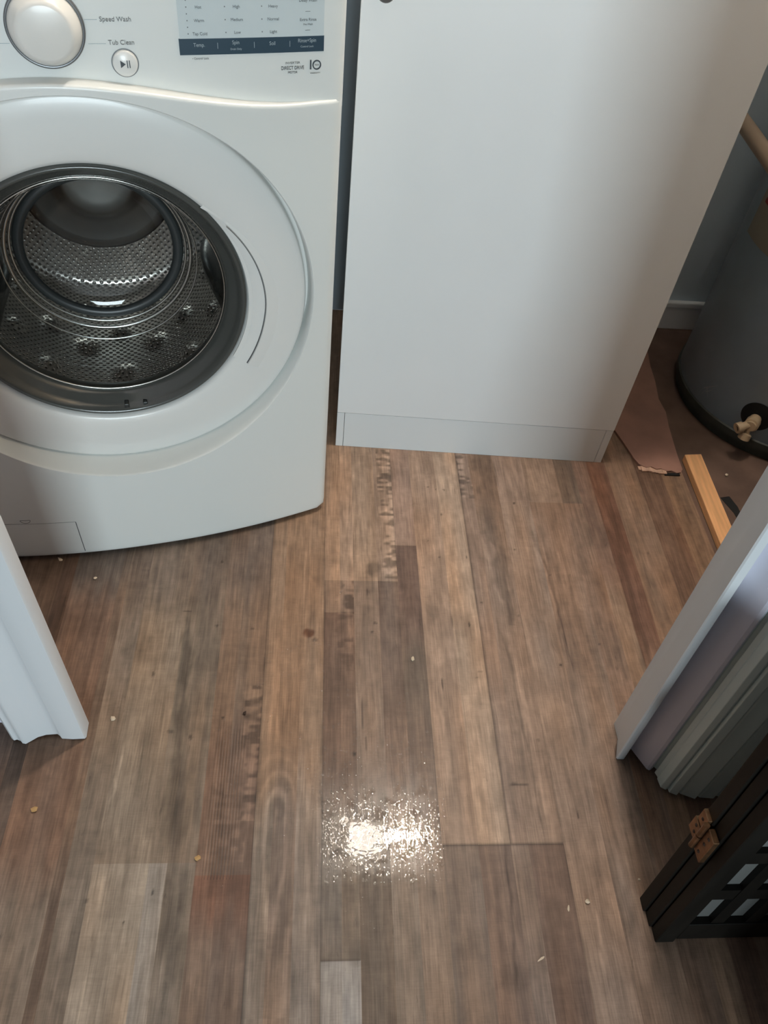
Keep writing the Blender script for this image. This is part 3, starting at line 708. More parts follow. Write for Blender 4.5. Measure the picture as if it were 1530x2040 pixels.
text('\u2014', 0.2920, 0.8930, 0.006, M_ink, parent=disp)
text('\u2022 Control Lock', 0.1620, 0.8650, 0.0032, M_ink)
text('Speed Wash', 0.0715, 0.9065, 0.0068, M_ink); text('Tub Clean', 0.0745, 0.8830, 0.0068, M_ink)
text('INVERTER', 0.2735, 0.8570, 0.0034, M_ink, sx=1.25); text('DIRECT DRIVE', 0.2735, 0.8512, 0.0056, M_inkd, sx=0.82); text('MOTOR', 0.2735, 0.8462, 0.0034, M_inkd, sx=1.0)
text('1', 0.2965, 0.8535, 0.0150, M_inkd, bold=0.0002); text('WARRANTY', 0.3025, 0.8443, 0.0024, M_ink)
def arcring(name, x, z, ro, ri, m, off, parent=None, a0=0, a1=2 * PI, y_in=0.0):
    bm = bmesh.new(); 
    p, th = on_cp(x, z)
    lathe(bm, [(ri, .0006), (ri, -off), (ro, -off), (ro, .0006), (ri, .0006)], 0, 0, 48, a0, a1)
    o = obj(name, bm, m, parent or cp); o.location = p; o.rotation_euler = (0, 0, th); return o
arcring('lettering', 0.3045, 0.8535, 0.0056, 0.0042, M_inkd, 0.001); text('YEAR', 0.3045, 0.8535, 0.0024, M_ink)
decal('leader_line', 0.0385, 0.0520, 0.9058, 0.9062, M_inkl, 0.0004); decal('leader_line', 0.0385, 0.0575, 0.8816, 0.8820, M_inkl, 0.0004)
decal('leader_line', -0.120, -0.0440, 0.8816, 0.8820, M_inkl, 0.0004)
# start button
p, th = on_cp(0.0755, 0.8615)
bm = bmesh.new(); rg = lathe(bm, [(0.0001, -.0045), (0.0120, -.0042), (0.0138, -.003), (0.0142, 0.001)], 0, 0, 48)
sb = obj('start_button', bm, M_door_w, cp, smooth=True); sb.location = p; sb.rotation_euler = (0, 0, th)
bm = bmesh.new(); lathe(bm, [(0.0143, .001), (0.0143, -.0008), (0.0153, -.0008), (0.0153, .001)], 0, 0, 48)
o = obj('button_ring', bm, M_knobring, sb)
bm = bmesh.new()
vv = [bm.verts.new(q) for q in [(-.0055, -.0048, -.0040), (-.0055, -.0048, .0040), (0.0002, -.0048, 0), (-.0055, -.0040, -.0040), (-.0055, -.0040, .0040), (0.0002, -.0040, 0)]]
for f in ((0, 1, 2), (3, 5, 4), (0, 3, 4, 1), (1, 4, 5, 2), (2, 5, 3, 0)): bm.faces.new([vv[i] for i in f])
for xx in (0.0016, 0.0042): bx(bm, xx, xx + .0010, -.0048, -.0040, -.0040, .0040)
obj('play_symbol', bm, M_inkd, sb)
# programme knob
p, th = on_cp(-0.0035, 0.8985)
bm = bmesh.new(); lathe(bm, [(0.0001, -.022), (0.026, -.0218), (0.0295, -.021), (0.0318, -.018), (0.0375, -.006), (0.0385, -.004)], 0, 0, 96)
kn = obj('programme_knob', bm, M_knob, cp, smooth=True); kn.location = p + Vector((0, 0, 0)); kn.rotation_euler = (0, 0, th)
bm = bmesh.new(); lathe(bm, [(0.0385, -.0045), (0.0402, -.0055), (0.0415, -.004), (0.0415, .003), (0.037, .003)], 0, 0, 96)
obj('chrome_ring', bm, M_knobring, kn, smooth=True)
# drain filter flap in the lower left corner
def seam_line(bm, pts, w=0.0009):
    for (xa, za), (xb, zb_) in zip(pts, pts[1:]):
        L = math.hypot(xb - xa, zb_ - za); tx, tz = (xb - xa) / L, (zb_ - za) / L; nx2, nz2 = -tz * w / 2, tx * w / 2
        N_ = 14; A = []
        for i in range(N_ + 1):
            x = xa + (xb - xa) * i / N_; z = za + (zb_ - za) * i / N_; y = surf(x, z)
            A.append([bm.verts.new((x + nx2, y - .0003, z + nz2)), bm.verts.new((x - nx2, y - .0003, z - nz2)), bm.verts.new((x - nx2, y + .0008, z - nz2)), bm.verts.new((x + nx2, y + .0008, z + nz2))])
        for a, b in zip(A, A[1:]):
            for k in range(4): bm.faces.new((a[k], b[k], b[(k + 1) % 4], a[(k + 1) % 4]))
bm = bmesh.new(); seam_line(bm, [(-0.128, 0.104), (-0.127, 0.020)], 0.0012)
seam_line(bm, [(-0.328, 0.108), (-0.128, 0.104)], 0.0004)
ff = obj('filter_flap', bm, M_seam, wm)
bm = bmesh.new()
for (ra, rb, za, zb_) in ((0.0075, 0.0065, 0, 0),):
    pts = []
    for i in range(25):
        a = PI + PI * i / 24; pts.append((-0.211 + 0.0085 * math.cos(a), 0.1155 + 0.0075 * math.sin(a)))
    seam_line(bm, pts + [pts[0]], 0.0007)
obj('finger_notch', bm, M_seam, ff)

# door: flat white ring set in the recess
bm = bmesh.new()
RD = 0.3025
prof = [(0.3125, 0.021), (RD, 0.021), (RD, 0.004), (RD - .003, 0.0005), (RD - .008, -0.001), (0.27, -0.0025), (0.245, -0.002), (0.228, 0.000), (0.219, 0.002), (0.2135, 0.005), (0.211, 0.012), (0.211, 0.03)]
lathe(bm, prof, DX, ZC, 192)
# pull handle pocket: pressed into the right side of the ring
dn = obj('door', bm, M_door_w, wm, angle=60)
# pocket panel with a shadow step
bm = bmesh.new()
def pk(a, r): return (DX + r * math.cos(a), ZC + r * math.sin(a))
a0, a1 = math.radians(-31), math.radians(44); N_ = 40; A = []
for i in range(N_ + 1):
    t = i / N_; a = a0 + (a1 - a0) * t
    ro = 0.2405 - 0.0265 * max(0, (t - .35) / .65) ** 1.6
    (x1, z1), (x2, z2), (x3, z3) = pk(a, 0.2135), pk(a, ro - .002), pk(a, ro)
    fd_ = 1 - t ** 3; Yf = lambda v: 0.0030 + (v - 0.0030) * fd_
    A.append([bm.verts.new((x1, 0.0022 * fd_ + 0.0056 * (1 - fd_), z1)), bm.verts.new((x2, Yf(0.0002), z2)), bm.verts.new((x3, Yf(-0.0045), z3)), bm.verts.new((DX + (ro + .010) * math.cos(a), Yf(-0.0035), ZC + (ro + .010) * math.sin(a))),
              bm.verts.new((DX + (ro + .020) * math.cos(a), Yf(-0.0022), ZC + (ro + .020) * math.sin(a)))])
for a_, b_ in zip(A, A[1:]):
    for k in range(4): bm.faces.new((a_[k], b_[k], b_[k + 1], a_[k + 1]))
obj('handle_lip', bm, M_door_w, dn, angle=40)
bm = bmesh.new(); A = []
for i in range(N_ + 1):
    t = i / N_; a = a0 + (a1 - a0) * t; ro = 0.2405 - 0.0265 * max(0, (t - .35) / .65) ** 1.6
    if t > 0.86: break
    A.append([bm.verts.new((DX + (ro - .0012) * math.cos(a), -0.0030, ZC + (ro - .0012) * math.sin(a))), bm.verts.new((DX + (ro - .0026) * math.cos(a), -0.0008, ZC + (ro - .0026) * math.sin(a)))])
for a_, b_ in zip(A, A[1:]): bm.faces.new((a_[0], b_[0], b_[1], a_[1]))
obj('handle_seam', bm, M_knobring, dn)
# smoked trim ring around the glass
bm = bmesh.new(); lathe(bm, [(0.2112, 0.008), (0.2095, 0.003), (0.207, 0.001), (0.203, 0.004), (0.199, 0.011), (0.196, 0.016), (0.188, 0.022), (0.183, 0.030), (0.180, 0.040), (0.182, 0.050)], DX, ZC + .002, 160)
tr_ = obj('trim_ring', bm, M_ringg, dn, smooth=True)
bm = bmesh.new(); lathe(bm, [(0.1815, 0.0335), (0.1800, 0.0315), (0.1785, 0.0335), (0.1800, 0.0355), (0.1815, 0.0335)], DX, ZC + .002, 160)
obj('bright_rim', bm, M_chrome, tr_, smooth=True)
bm = bmesh.new()
for dx0, dx1 in ((0.000, 0.007), (0.030, 0.037)):
    bx(bm, DX + dx0, DX + dx1, 0.006, 0.02, ZC - 0.2005, ZC - 0.192, 0.001)
obj('latch_mark', bm, M_dark, tr_)
# glass bowl reaching into the drum, slanted nose
bm = bmesh.new()
prof = [(0.180, 0.030), (0.176, 0.038), (0.168, 0.060), (0.158, 0.090), (0.148, 0.120), (0.138, 0.145), (0.130, 0.160), (0.122, 0.170), (0.105, 0.177), (0.08, 0.180), (0.04, 0.182), (0.0005, 0.182)]
rings = []
for (r, d) in prof:
    ring = []
    for i in range(128):
        a = 2 * PI * i / 128
        dd = d
        ring.append(bm.verts.new((DX + r * math.cos(a), dd, ZC + r * math.sin(a))))
    rings.append(ring)
for A_, B_ in zip(rings, rings[1:]):
    for i in range(128): bm.faces.new((A_[i], A_[(i + 1) % 128], B_[(i + 1) % 128], B_[i]))
obj('glass_bowl', bm, M_glass, dn, smooth=True)
for nm, r0, d0, tr0, mm in (('refraction_ring', 0.1215, 0.168, 0.0085, M_dark), ('reflection_ring', 0.1330, 0.160, 0.0022, M_chrome), ('reflection_ring', 0.1400, 0.150, 0.0035, M_chrome), ('reflection_ring', 0.1480, 0.128, 0.0015, M_chrome)):  # rings drawn in for the bowl's dark refraction and bright reflections
    bm = bmesh.new(); lathe(bm, [(r0 + tr0 * math.cos(q), d0 + tr0 * math.sin(q) * 0.8) for q in [2 * PI * k / 14 for k in range(15)]], DX, ZC, 128)
    obj(nm, bm, mm, dn, smooth=True)
# rubber gasket between door and drum
bm = bmesh.new(); lathe(bm, [(0.207, 0.020), (0.212, 0.030), (0.205, 0.038), (0.214, 0.046), (0.226, 0.050)], DX, ZC, 128)
obj('door_gasket', bm, M_dark, wm, smooth=True)
# drum
def drum_material():
    m = bpy.data.materials.new('perforated_drum_steel'); m.use_nodes = True; nt = m.node_tree; b = nt.nodes['Principled BSDF']
    N = nt.nodes.new; Lk = nt.links.new
    b.inputs['Metallic'].default_value = 0.80; b.inputs['Roughness'].default_value = 0.20
    uv = N('ShaderNodeUVMap'); uv.uv_map = 'holes'
    v = N('ShaderNodeTexVoronoi'); v.feature = 'F1'; v.inputs['Randomness'].default_value = 0.0; v.inputs['Scale'].default_value = 1.0
    Lk(uv.outputs[0], v.inputs[0])
    r1 = N('ShaderNodeMapRange'); r1.interpolation_type = 'SMOOTHSTEP'; r1.inputs[1].default_value = 0.075; r1.inputs[2].default_value = 0.24; Lk(v.outputs['Distance'], r1.inputs[0])
    mx = N('ShaderNodeMix'); mx.data_type = 'RGBA'; mx.inputs['A'].default_value = lin(28, 26, 25); mx.inputs['B'].default_value = lin(226, 220, 212)
    Lk(r1.outputs[0], mx.inputs['Factor']); Lk(mx.outputs['Result'], b.inputs['Base Color'])
    r2 = N('ShaderNodeMapRange'); r2.interpolation_type = 'SMOOTHSTEP'; r2.inputs[1].default_value = 0.12; r2.inputs[2].default_value = 0.42; Lk(v.outputs['Distance'], r2.inputs[0])
    bp = N('ShaderNodeBump'); bp.inputs['Strength'].default_value = 1.0; bp.inputs['Distance'].default_value = 0.002; Lk(r2.outputs[0], bp.inputs['Height']); Lk(bp.outputs[0], b.inputs['Normal'])
    return m
M_drum = drum_material()
bm = bmesh.new(); RDm = 0.238; D0, D1 = 0.058, 0.42
nA, nD = 192, 30; grid = []
for j in range(nD + 1):
    d = D0 + (D1 - D0) * j / nD; ring = []
    for i in range(nA):
        a = 2 * PI * i / nA
        r = RDm
        # embossed bumps
        for k in range(24):
            ak = 2 * PI * k / 24; dk = D0 + 0.05 + 0.075 * ((k * 2) % 4) / 1.0 * 0.5 + 0.04
            for dk2 in (dk, dk + 0.12):
                da = (a - ak + PI) % (2 * PI) - PI
                q = (da * RDm / 0.018) ** 2 + ((d - dk2) / 0.016) ** 2
                if q < 1: r -= 0.010 * (1 - q)
        ring.append(bm.verts.new((DX + r * math.cos(a), d, ZC + r * math.sin(a))))
    grid.append(ring)
uvl = bm.loops.layers.uv.new('holes')
RB = [(0.238, 0.0), (0.205, 0.0), (0.172, 0.0), (0.140, 0.0)]
bk = [grid[-1]] + [[bm.verts.new((DX + r * math.cos(2 * PI * i / nA), D1 - 0.004 * q, ZC + r * math.sin(2 * PI * i / nA))) for i in range(nA)] for q, (r, _) in enumerate(RB) if q]
for q in range(3):
    for i in range(nA):
        k = (i + 1) % nA; f = bm.faces.new((bk[q][i], bk[q][k], bk[q + 1][k], bk[q + 1][i])); f.smooth = True
        for lp in f.loops: lp[uvl].uv = ((lp.vert.co.x + lp.vert.co.z) / 0.014, (lp.vert.co.x - lp.vert.co.z) / 0.014)
for j in range(nD):
    for i in range(nA):
        k = (i + 1) % nA; f = bm.faces.new((grid[j][i], grid[j][k], grid[j + 1][k], grid[j + 1][i])); f.smooth = True
        f.material_index = 0
        for lp, (ii, jj) in zip(f.loops, ((i, j), (i + 1, j), (i + 1, j + 1), (i, j + 1))):
            s = 2 * PI * RDm * ii / nA; d = (D1 - D0) * jj / nD
            lp[uvl].uv = ((s + d) / 0.0125, (s - d) / 0.0125)
me = bpy.data.meshes.new('drum'); bm.to_mesh(me); bm.free()
dru = link('drum', me, M_drum, wm)
# the drum's front lip, dished back with hub, lifters
bm = bmesh.new(); lathe(bm, [(0.216, 0.064), (0.212, 0.058), (0.214, 0.053), (0.222, 0.052), (0.232, 0.056), (0.238, 0.060)], DX, ZC, 128)
obj('front_lip', bm, M_chrome, dru, smooth=True)
M_back = mat('drum_back_steel', lin(125, 125, 122), 0.30, metal=1.0)
bm = bmesh.new(); lathe(bm, [(0.142, 0.414), (0.135, 0.406), (0.120, 0.404), (0.090, 0.410), (0.075, 0.402), (0.066, 0.392), (0.058, 0.390), (0.040, 0.392), (0.0005, 0.393)], DX, ZC, 96)
obj('back_plate', bm, M_back, dru, smooth=True)
M_lift = mat('lifter_steel', lin(150, 150, 148), 0.22, metal=1.0)
for ang in (-150, -30, 90):
    a = math.radians(ang); bm = bmesh.new(); t = Vector((-math.sin(a), 0, math.cos(a))); rr_ = Vector((math.cos(a), 0, math.sin(a))); c_ = Vector((DX, 0, ZC))
    rows = []
    for j in range(17):
        d = 0.16 + 0.23 * j / 16; h = 0.050 * math.sin(PI * min(1, max(0, (j + .7) / 17.4))) ** 0.5
        rows.append([bm.verts.new(c_ + rr_ * (RDm - hh) + t * ww + Vector((0, d, 0))) for ww, hh in ((-.036, 0), (-.024, h * .45), (-.012, h * .85), (0, h), (.012, h * .85), (.024, h * .45), (.036, 0))])
    for A_, B_ in zip(rows, rows[1:]):
        for k in range(6): bm.faces.new((A_[k], A_[k + 1], B_[k + 1], B_[k]))
    obj('lifter', bm, M_lift, dru, smooth=True)

# ------------------------------------------------------------------ water heater
HX, HY, HR = 1.168, 1.495, 0.25
wh = empty('water_heater', (HX, HY, 0.0))
tag(wh, 'grey cylindrical water heater tank with a drain valve near its foot', 'water heater')
bm = bmesh.new(); lathe(bm, [(0.001, 1.36), (0.20, 1.35), (0.24, 1.335), (HR, 1.30), (HR, 0.045), (HR - .002, 0.040)], 0, 0, 128, axis='Z'); obj('tank', bm, M_heater, wh, angle=40)
bm = bmesh.new(); lathe(bm, [(HR - .003, 0.048), (HR + .004, 0.044), (HR + .004, 0.026), (HR - .006, 0.022), (HR - .006, 0.0), (0.01, 0.0)], 0, 0, 128, axis='Z'); obj('base_ring', bm, M_heatbase, wh, angle=30)
bm = bmesh.new(); lathe(bm, [(HR + .0002, 0.0), (HR + .0014, 0.0), (HR + .0014, 0.30), (HR + .0002, 0.30)], 0, 0.43, 40, math.radians(172), math.radians(250), 'Z')
lb = obj('paper_label', bm, M_label, wh)
for zz, hh in ((0.505, 0.010), (0.525, 0.006), (0.56, 0.016)):
    bm = bmesh.new(); lathe(bm, [(HR + .0012, 0.0), (HR + .0018, 0.0), (HR + .0018, hh), (HR + .0012, hh)], 0, zz, 16, math.radians(176), math.radians(200), 'Z'); obj('red_print', bm, M_red, lb)
# scratch on the tank
bm = bmesh.new()
def cylp(ang, z, r=HR): return Vector((r * math.cos(ang), r * math.sin(ang), z))
sa = math.atan2(1.409 - HY, 0.933 - HX)
for (da1, z1, da2, z2, w_) in ((-.06, .085, .075, .118, .0018), (-.03, .094, .03, .074, .0022), (-.02, .080, .045, .100, .0016), (-.05, .070, -.01, .094, .0018)):
    A = [cylp(sa + da1, z1 - w_, HR + .0006), cylp(sa + da2, z2 - w_ * .3, HR + .0006), cylp(sa + da2, z2 + w_ * .3, HR + .0006), cylp(sa + da1, z1 + w_, HR + .0006)]
    bm.faces.new([bm.verts.new(q) for q in A])
obj('scratch', bm, mat('bare_metal_scratch', lin(170, 175, 178), 0.5), wh)
# drain valve
va = math.atan2(1.303 - HY, 1.008 - HX); er = Vector((math.cos(va), math.sin(va), 0)); et = Vector((-math.sin(va), math.cos(va), 0)); ez = Vector((0, 0, 1))
vp = er * HR + ez * 0.098
bm = bmesh.new(); n_ = 40
c1 = bm.verts.new(er * (HR + .0012) + ez * 0.105)
rr = [bm.verts.new(er * (math.sqrt(max(0, HR ** 2 - (0.036 * math.cos(2 * PI * i / n_)) ** 2)) + .0012) + et * 0.036 * math.cos(2 * PI * i / n_) + ez * (0.105 + 0.036 * math.sin(2 * PI * i / n_))) for i in range(n_)]
for i in range(n_): bm.faces.new((c1, rr[i], rr[(i + 1) % n_]))
obj('valve_recess', bm, M_black, wh)
bm = bmesh.new(); tube(bm, [vp - er * .004, vp + er * .012, vp + er * .013, vp + er * .030, vp + er * .031, vp + er * .036], [.013, .013, .016, .016, .012, .012], 20)
dv = obj('drain_valve', bm, M_valve, wh, angle=40)
sp0 = vp + er * .022; sdir = (er * 0.75 - et * 0.60 - ez * .25).normalized()
bm = bmesh.new(); tube(bm, [sp0, sp0 + sdir * .024, sp0 + sdir * .025, sp0 + sdir * .038], [.0095, .0095, .0125, .0125], 20, False)
tube(bm, [sp0 + sdir * .038, sp0 + sdir * .0375, sp0 + sdir * .020], [.0125, .0075, .0075], 20, True)
obj('spout', bm, M_valve, dv, angle=40)
bm = bmesh.new(); tube(bm, [sp0 + sdir * .0376, sp0 + sdir * .0380], [.0072, .0072], 20); obj('spout_bore', bm, M_black, dv)
bm = bmesh.new(); hp = vp + er * .030 - ez * .012; tube(bm, [hp, hp - ez * .010, hp - ez * .012 + er * .003, hp - ez * .024 + er * .006], [.006, .006, .013, .014], 16); obj('handle', bm, M_valve, dv, angle=40)

# pipe
bm = bmesh.new(); tube(bm, [(0.85, 1.785, 0.628), (0.85, 1.30, 0.612), (0.852, 1.285, 0.606), (0.856, 1.275, 0.590), (0.857, 1.272, 0.57), (0.857, 1.272, 0.34), (0.857, 1.272, 0.0)], 0.0155, 20)
# the run turns away to the right instead of dropping, out of the photograph
bm.free(); bm = bmesh.new(); tube(bm, [(0.85, 1.790, 0.628), (0.85, 1.36, 0.612), (0.853, 1.335, 0.611), (0.862, 1.315, 0.611), (0.88, 1.303, 0.612), (0.92, 1.285, 0.617), (1.2, 1.17, 0.65), (1.519, 1.04, 0.69)], 0.0155, 20)
tag(obj('water_pipe', bm, M_pipe, smooth=True), 'cream coloured pipe running beside the grey water heater', 'pipe')

# ------------------------------------------------------------------ lumber strip, torn sheet
bm = bmesh.new(); bx(bm, 0, 0.041, 0, 0.64, 0, 0.019, 0.0015, 2)
for v in bm.verts: v.co.y += (0.004 if v.co.x > 0.02 else 0)
lu = obj('wood_strip', bm, M_lumber); lu.location = (0.850, 0.620, 0.0); lu.rotation_euler = (0, 0, math.radians(-0.6))
tag(lu, 'narrow raw pine strip lying along the edge of the plank floor', 'wood strip')
bm = bmesh.new()
pts = [(0.700, 1.40), (0.714, 1.352), (0.728, 1.30), (0.7385, 1.255), (0.745, 1.236), (0.752, 1.230), (0.760, 1.226), (0.772, 1.229), (0.782, 1.222), (0.795, 1.224), (0.806, 1.217), (0.818, 1.219), (0.828, 1.212), (0.839, 1.215), (0.846, 1.225),
       (0.8475, 1.275), (0.852, 1.33), (0.855, 1.37), (0.862, 1.42), (0.858, 1.47), (0.868, 1.54), (0.872, 1.60), (0.884, 1.68), (0.895, 1.75), (0.70, 1.75)]
top = [bm.verts.new((x, y, 0.0052 + 0.002 * random.random())) for x, y in pts]; bot = [bm.verts.new((x, y, 0.0003)) for x, y in pts]
bm.faces.new(top); bm.faces.new(bot)
for i in range(len(pts)): k = (i + 1) % len(pts); bm.faces.new((top[i], top[k], bot[k], bot[i]))
bmesh.ops.triangulate(bm, faces=[f for f in bm.faces if len(f.verts) > 4])
us = obj('underlay_sheet', bm, M_mat_s); tag(us, 'torn reddish brown sheet on the floor between cabinet and water heater', 'sheet')
bm = bmesh.new()
xx = 0.742
while xx < 0.80:
    ww = random.uniform(.006, .014); yy = 1.226 - (xx - 0.742) * .12
    bx(bm, xx, xx + ww, yy - random.uniform(.004, .010), yy + .006, 0.0008, random.uniform(.003, .0058)); xx += ww * .8
tn = obj('torn_edge', bm, M_torn, us); tn['label'] = 'pale torn paper edge'
bm = bmesh.new(); bx(bm, 0.800, 0.836, 1.207, 1.214, 0.0006, 0.003); obj('dark_crack', bm, M_black, us)
# plinth crack by the partition
bm = bmesh.new()
pp = [(0.912, 1.145), (0.935, 1.150), (0.944, 1.118), (0.944, 1.02), (0.936, 1.03), (0.928, 1.10)]
bm.faces.new([bm.verts.new((x, y, -0.0004)) for x, y in pp]); r_ = bmesh.ops.extrude_face_region(bm, geom=list(bm.faces)); 
for v in r_['geom']:
    if isinstance(v, bmesh.types.BMVert): v.co.z -= 0.004
ck = obj('partition_crack', bm, M_black); struct(ck)

# ------------------------------------------------------------------ folding screen, closed
fs = empty('folding_screen', (0.505, 0.259, 0.0))
tag(fs, 'dark wooden lattice room screen folded shut, leaning beside the accordion door', 'folding screen')
LEAN = 0.100; SW = 0.292; SH = 0.50
def lean_all(bm, y_off):
    for v in bm.verts: v.co.y += y_off + LEAN * v.co.z
for li in range(3):
    y0 = li * 0.0207; y1 = y0 + 0.0195
    xo = 0.008 - 0.0035 * li
    bm = bmesh.new()
    bx(bm, xo, xo + 0.028, y0, y1, 0.0, SH, 0.0012, 1); bx(bm, xo + SW - 0.028, xo + SW, y0, y1, 0.0, SH, 0.0012, 1)
    bx(bm, xo + 0.028, xo + SW - 0.028, y0, y1, 0.012, 0.066, 0.0008, 1); bx(bm, xo + 0.028, xo + SW - 0.028, y0, y1, SH - .055, SH - .01, 0.0008, 1)
    lean_all(bm, 0); lf = obj('leaf', bm, M_screen, fs)
    bm = bmesh.new()
    x = xo + 0.028 + 0.0315
    while x < xo + SW - 0.05:
        bx(bm, x, x + 0.019, y0 + .002, y1 - .009, 0.064, SH - .05); x += 0.0505
    z = 0.0665 + 0.081
    while z < SH - 0.07:
        bx(bm, xo + 0.027, xo + SW - 0.027, y0 + .003, y1 - .009, z, z + 0.030); z += 0.111
    lean_all(bm, 0); obj('lattice', bm, M_screen, lf)
    bm = bmesh.new(); bx(bm, xo + 0.024, xo + SW - 0.024, y1 - .0085, y1 - .007, 0.05, SH - .04); lean_all(bm, 0); obj('paper_pane', bm, M_paper, lf)
# brass hinge across two leaves on the stile edge
hb = Vector((0.0, 0.0, 0.0)); zc_ = 0.252
bm = bmesh.new()
yc = 0.0412 + 0.0
def hy(y, z): return y + LEAN * z
def leafplate(ya, yb, za, zb2):
    bx(bm, -0.0042, 0.004, ya, yb, za, zb2, 0.0008, 1)
leafplate(yc + .0035, yc + .024, zc_ - .024, zc_ + .003); leafplate(yc + .0030, yc + .020, zc_ + .006, zc_ + .030)
leafplate(yc - .022, yc - .0035, zc_ - .028, zc_ + .026)
lean_all(bm, 0); hg = obj('hinge', bm, M_brass, fs); hg['label'] = 'brass hinge'
bm = bmesh.new()
tube(bm, [(-0.0062, hy(yc, z), z) for z in (zc_ - .028, zc_ - .001)], 0.0040, 14); tube(bm, [(-0.0062, hy(yc, z), z) for z in (zc_ + .001, zc_ + .028)], 0.0040, 14)
obj('knuckle', bm, M_brass, hg, smooth=False)
for (ys_, zs_) in ((yc + .011, zc_ - .014), (yc + .014, zc_ - .003), (yc + .012, zc_ + .018), (yc - .012, zc_ - .018), (yc - .012, zc_ + .002), (yc - .013, zc_ + .017)):
    bm = bmesh.new(); lathe(bm, [(0.0002, -.0012), (0.002, -.0008), (0.0026, 0.0)], 0, 0, 12)
    sc_ = obj('screw', bm, M_crumbd, hg, smooth=True); sc_.location = (-0.0042, hy(ys_, zs_), zs_); sc_.rotation_euler = (0, 0, -PI / 2)

# ------------------------------------------------------------------ ceiling lamp over the wet patch
cl = empty('ceiling_lamp', (LAMP[0], LAMP[1], 2.60))
tag(cl, 'warm two-bulb ceiling lamp above the laundry floor', 'lamp')
bm = bmesh.new(); bx(bm, -0.20, 0.20, -0.06, 0.06, -0.025, 0.0, 0.008)
obj('lamp_base', bm, M_door_w, cl)

# ------------------------------------------------------------------ spilled water
def blob_outline(cx, cy, rx, ry, seed, n=90, rough=0.22):
    r = np.random.default_rng(seed); ph = r.random(9) * 6.28; am = r.random(9)
    out = []
    for i in range(n):
        a = 2 * PI * i / n; k = 1 + rough * sum(am[j] * math.sin((j + 2) * a + ph[j]) / (j + 1.3) for j in range(9))
        out.append((cx + rx * k * math.cos(a), cy + ry * k * math.sin(a)))
    return out
def film(bm, pts, h=0.0007):
    cxm = sum(p[0] for p in pts) / len(pts); cym = sum(p[1] for p in pts) / len(pts)
    rows = []
    for s, z in ((1.0, 0.0001), (0.985, h * .6), (0.96, h * .92), (0.9, h), (0.6, h), (0.3, h)):
        rows.append([bm.verts.new((cxm + (x - cxm) * s, cym + (y - cym) * s, z)) for x, y in pts])
    for A_, B_ in zip(rows, rows[1:]):
        for i in range(len(pts)): bm.faces.new((A_[i], A_[(i + 1) % len(pts)], B_[(i + 1) % len(pts)], B_[i]))
    bm.faces.new(rows[-1])
bm = bmesh.new()
film(bm, blob_outline(0.094, 0.408, 0.038, 0.037, 3, rough=.35))
film(bm, blob_outline(0.138, 0.414, 0.020, 0.010, 5, rough=.5), 0.0006)
for q in range(16): film(bm, blob_outline(0.132 + q * 0.0042, 0.414 + rng.normal(0, .002), 0.0013, rng.uniform(.010, .020) * (1 - q / 22), 50 + q, 24, .3), 0.0005)
for q in range(90):
    a_ = rng.uniform(0, 6.28); r_ = rng.uniform(.8, 1.6)
    film(bm, blob_outline(0.100 + 0.052 * r_ * math.cos(a_), 0.412 + 0.036 * r_ * math.sin(a_), rng.uniform(.0012, .0045), rng.uniform(.0012, .0045), 80 + q, 18, .6), 0.0005)
film(bm, blob_outline(0.060, 0.440, 0.012, 0.010, 6), 0.0005)
pud = obj('spilled_water', bm, M_water, smooth=True)
tag(pud, 'shallow puddle of spilled water glaring in the lamp light on the planks', 'water')
bm = bmesh.new()
def bead(x, y, r, el=1.0, ang=0.0, hf=0.2):
    N_ = 10; rows = []
    ca, sa_ = math.cos(ang), math.sin(ang)
    for t in (0, .35, .65, .85):
        rr2 = r * math.cos(t * PI / 2); z = r * hf * math.sin(t * PI / 2)
        rows.append([bm.verts.new((x + rr2 * (el * math.cos(2 * PI * i / N_) * ca - math.sin(2 * PI * i / N_) * sa_), y + rr2 * (el * math.cos(2 * PI * i / N_) * sa_ + math.sin(2 * PI * i / N_) * ca), z + 0.00008)) for i in range(N_)])
    for A_, B_ in zip(rows, rows[1:]):
        for i in range(N_): bm.faces.new((A_[i], A_[(i + 1) % N_], B_[(i + 1) % N_], B_[i]))
    bm.faces.new(rows[-1])
for _ in range(1500):     # wet skin broken into beads around the puddle
    x = rng.uniform(0.031, 0.214); y = 0.412 + rng.normal(0, 0.034)
    if 0.345 < y < 0.49: bead(x, y, rng.uniform(0.0008, 0.0026), rng.uniform(1.0, 2.6), PI / 2 + rng.normal(0, .5), rng.uniform(.05, .16))
for _ in range(260):
    x = rng.uniform(0.125, 0.200); bead(x, 0.414 + rng.normal(0, .012), rng.uniform(.0006, .0011), rng.uniform(4, 9), PI / 2 + rng.normal(0, .06), .12)
for _ in range(420):      # dense spray above the puddle
    x = rng.uniform(0.005, 0.225); y = 0.44 + abs(rng.normal(0, 0.09))
    if y < 0.80: bead(x, y, rng.uniform(0.0009, 0.0028), rng.uniform(1, 1.6), rng.uniform(0, 3), .15)
for _ in range(120): bead(rng.uniform(0.02, 0.22), rng.uniform(0.345, 0.40), rng.uniform(0.0008, 0.0022), rng.uniform(1, 1.8), rng.uniform(0, 3))
for _ in range(110): bead(rng.normal(-0.03, 0.045), rng.uniform(0.40, 0.80), rng.uniform(0.0010, 0.0026), hf=.16)
for _ in range(70): bead(rng.uniform(-0.16, 0.32), rng.uniform(0.18, 0.75), rng.uniform(0.0010, 0.0022), hf=.17)
for _ in range(26): bead(0.08 + rng.normal(0, .02), rng.uniform(0.27, 0.35), rng.uniform(0.001, 0.002))
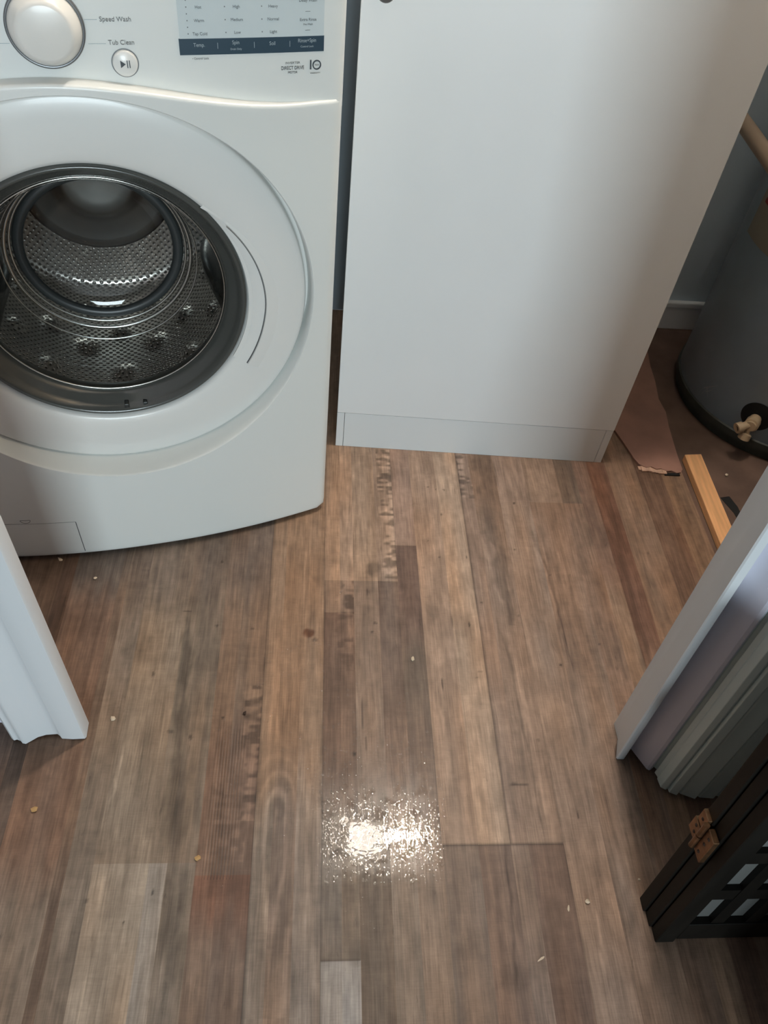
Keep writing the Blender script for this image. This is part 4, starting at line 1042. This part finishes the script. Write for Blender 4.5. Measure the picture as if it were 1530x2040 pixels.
for x, y in ((-0.045, .735), (-.035, .742), (-.028, .738), (-.02, .747), (-.048, .728), (.004, .765), (.013, .76), (.022, .752), (.062, .87), (.060, .868), (-.065, .735), (-.17, .60), (-.135, .605), (-.04, .70), (-.03, .69), (-.02, .695)):
    bead(x, y, 0.0022, 1.8, 0.5)
wd = obj('water_droplets', bm, M_water, smooth=True)
tag(wd, 'spray of tiny glinting water droplets scattered over the brown planks', 'water droplets', kind='stuff')

# ------------------------------------------------------------------ crumbs
def crumb(x, y, r, m, label, stretch=1.0, seed=0, flat=.5):
    bm = bmesh.new(); bmesh.ops.create_icosphere(bm, subdivisions=1, radius=1.0); rs = random.Random(seed)
    for v in bm.verts:
        k = rs.uniform(.65, 1.2); v.co = Vector((v.co.x * r * k * stretch, v.co.y * r * k, (v.co.z * flat * k) * r))
    mz = min(v.co.z for v in bm.verts)
    for v in bm.verts: v.co.z -= mz
    o = obj('crumb', bm, m); o.location = (x, y, 0.0002); o.rotation_euler = (0, 0, rs.uniform(0, 3)); tag(o, label, 'crumb', 'crumbs and chips on the floor'); return o
crumb(-0.314, 0.606, .0048, M_crumb, 'pale square chip on the planks right of the left door casing', 1.1, 1)
crumb(-0.397, 0.889, .0036, M_crumb, 'small pale crumb on dark planks just in front of the washing machine', 1, 2)
crumb(-0.470, 0.932, .0040, M_crumb, 'pale crumb under the washing machine edge beside the left casing', 1.5, 3)
crumb(-0.402, 0.459, .0052, M_crumby, 'tan crumb on the planks at the left edge below the casing shadow', 1.2, 4)
crumb(0.190, 0.724, .0034, M_crumb, 'white crumb on a dark grey brown plank above the water spray', 1.4, 5)
crumb(0.424, 0.315, .0042, M_crumb, 'pale chip on the planks left of the dark folding screen', 1, 6)
crumb(0.394, 0.307, .0020, M_crumb, 'thin pale sliver on the planks between the seam and the folding screen', 3.6, 7)
crumb(0.341, 0.242, .0018, M_crumb, 'thin bent white sliver on the planks near the bottom edge', 4.0, 8)
crumb(-0.101, 0.617, .0036, M_crumbd, 'dark brown crumb beside the brushed ridges of the plank', 1, 9, .8)
crumb(0.512, 0.345, .0020, M_crumb, 'tiny white crumb at the shadow edge beside the folding screen', 1.4, 10)
crumb(-0.152, 0.385, .0040, M_crumby, 'tan flake at the lower left end of the brushed ridges', 1.5, 11)
crumb(0.95, 1.215, .0040, M_crumb, 'small white crumb on the dark floor below the drain valve', 1.3, 12)
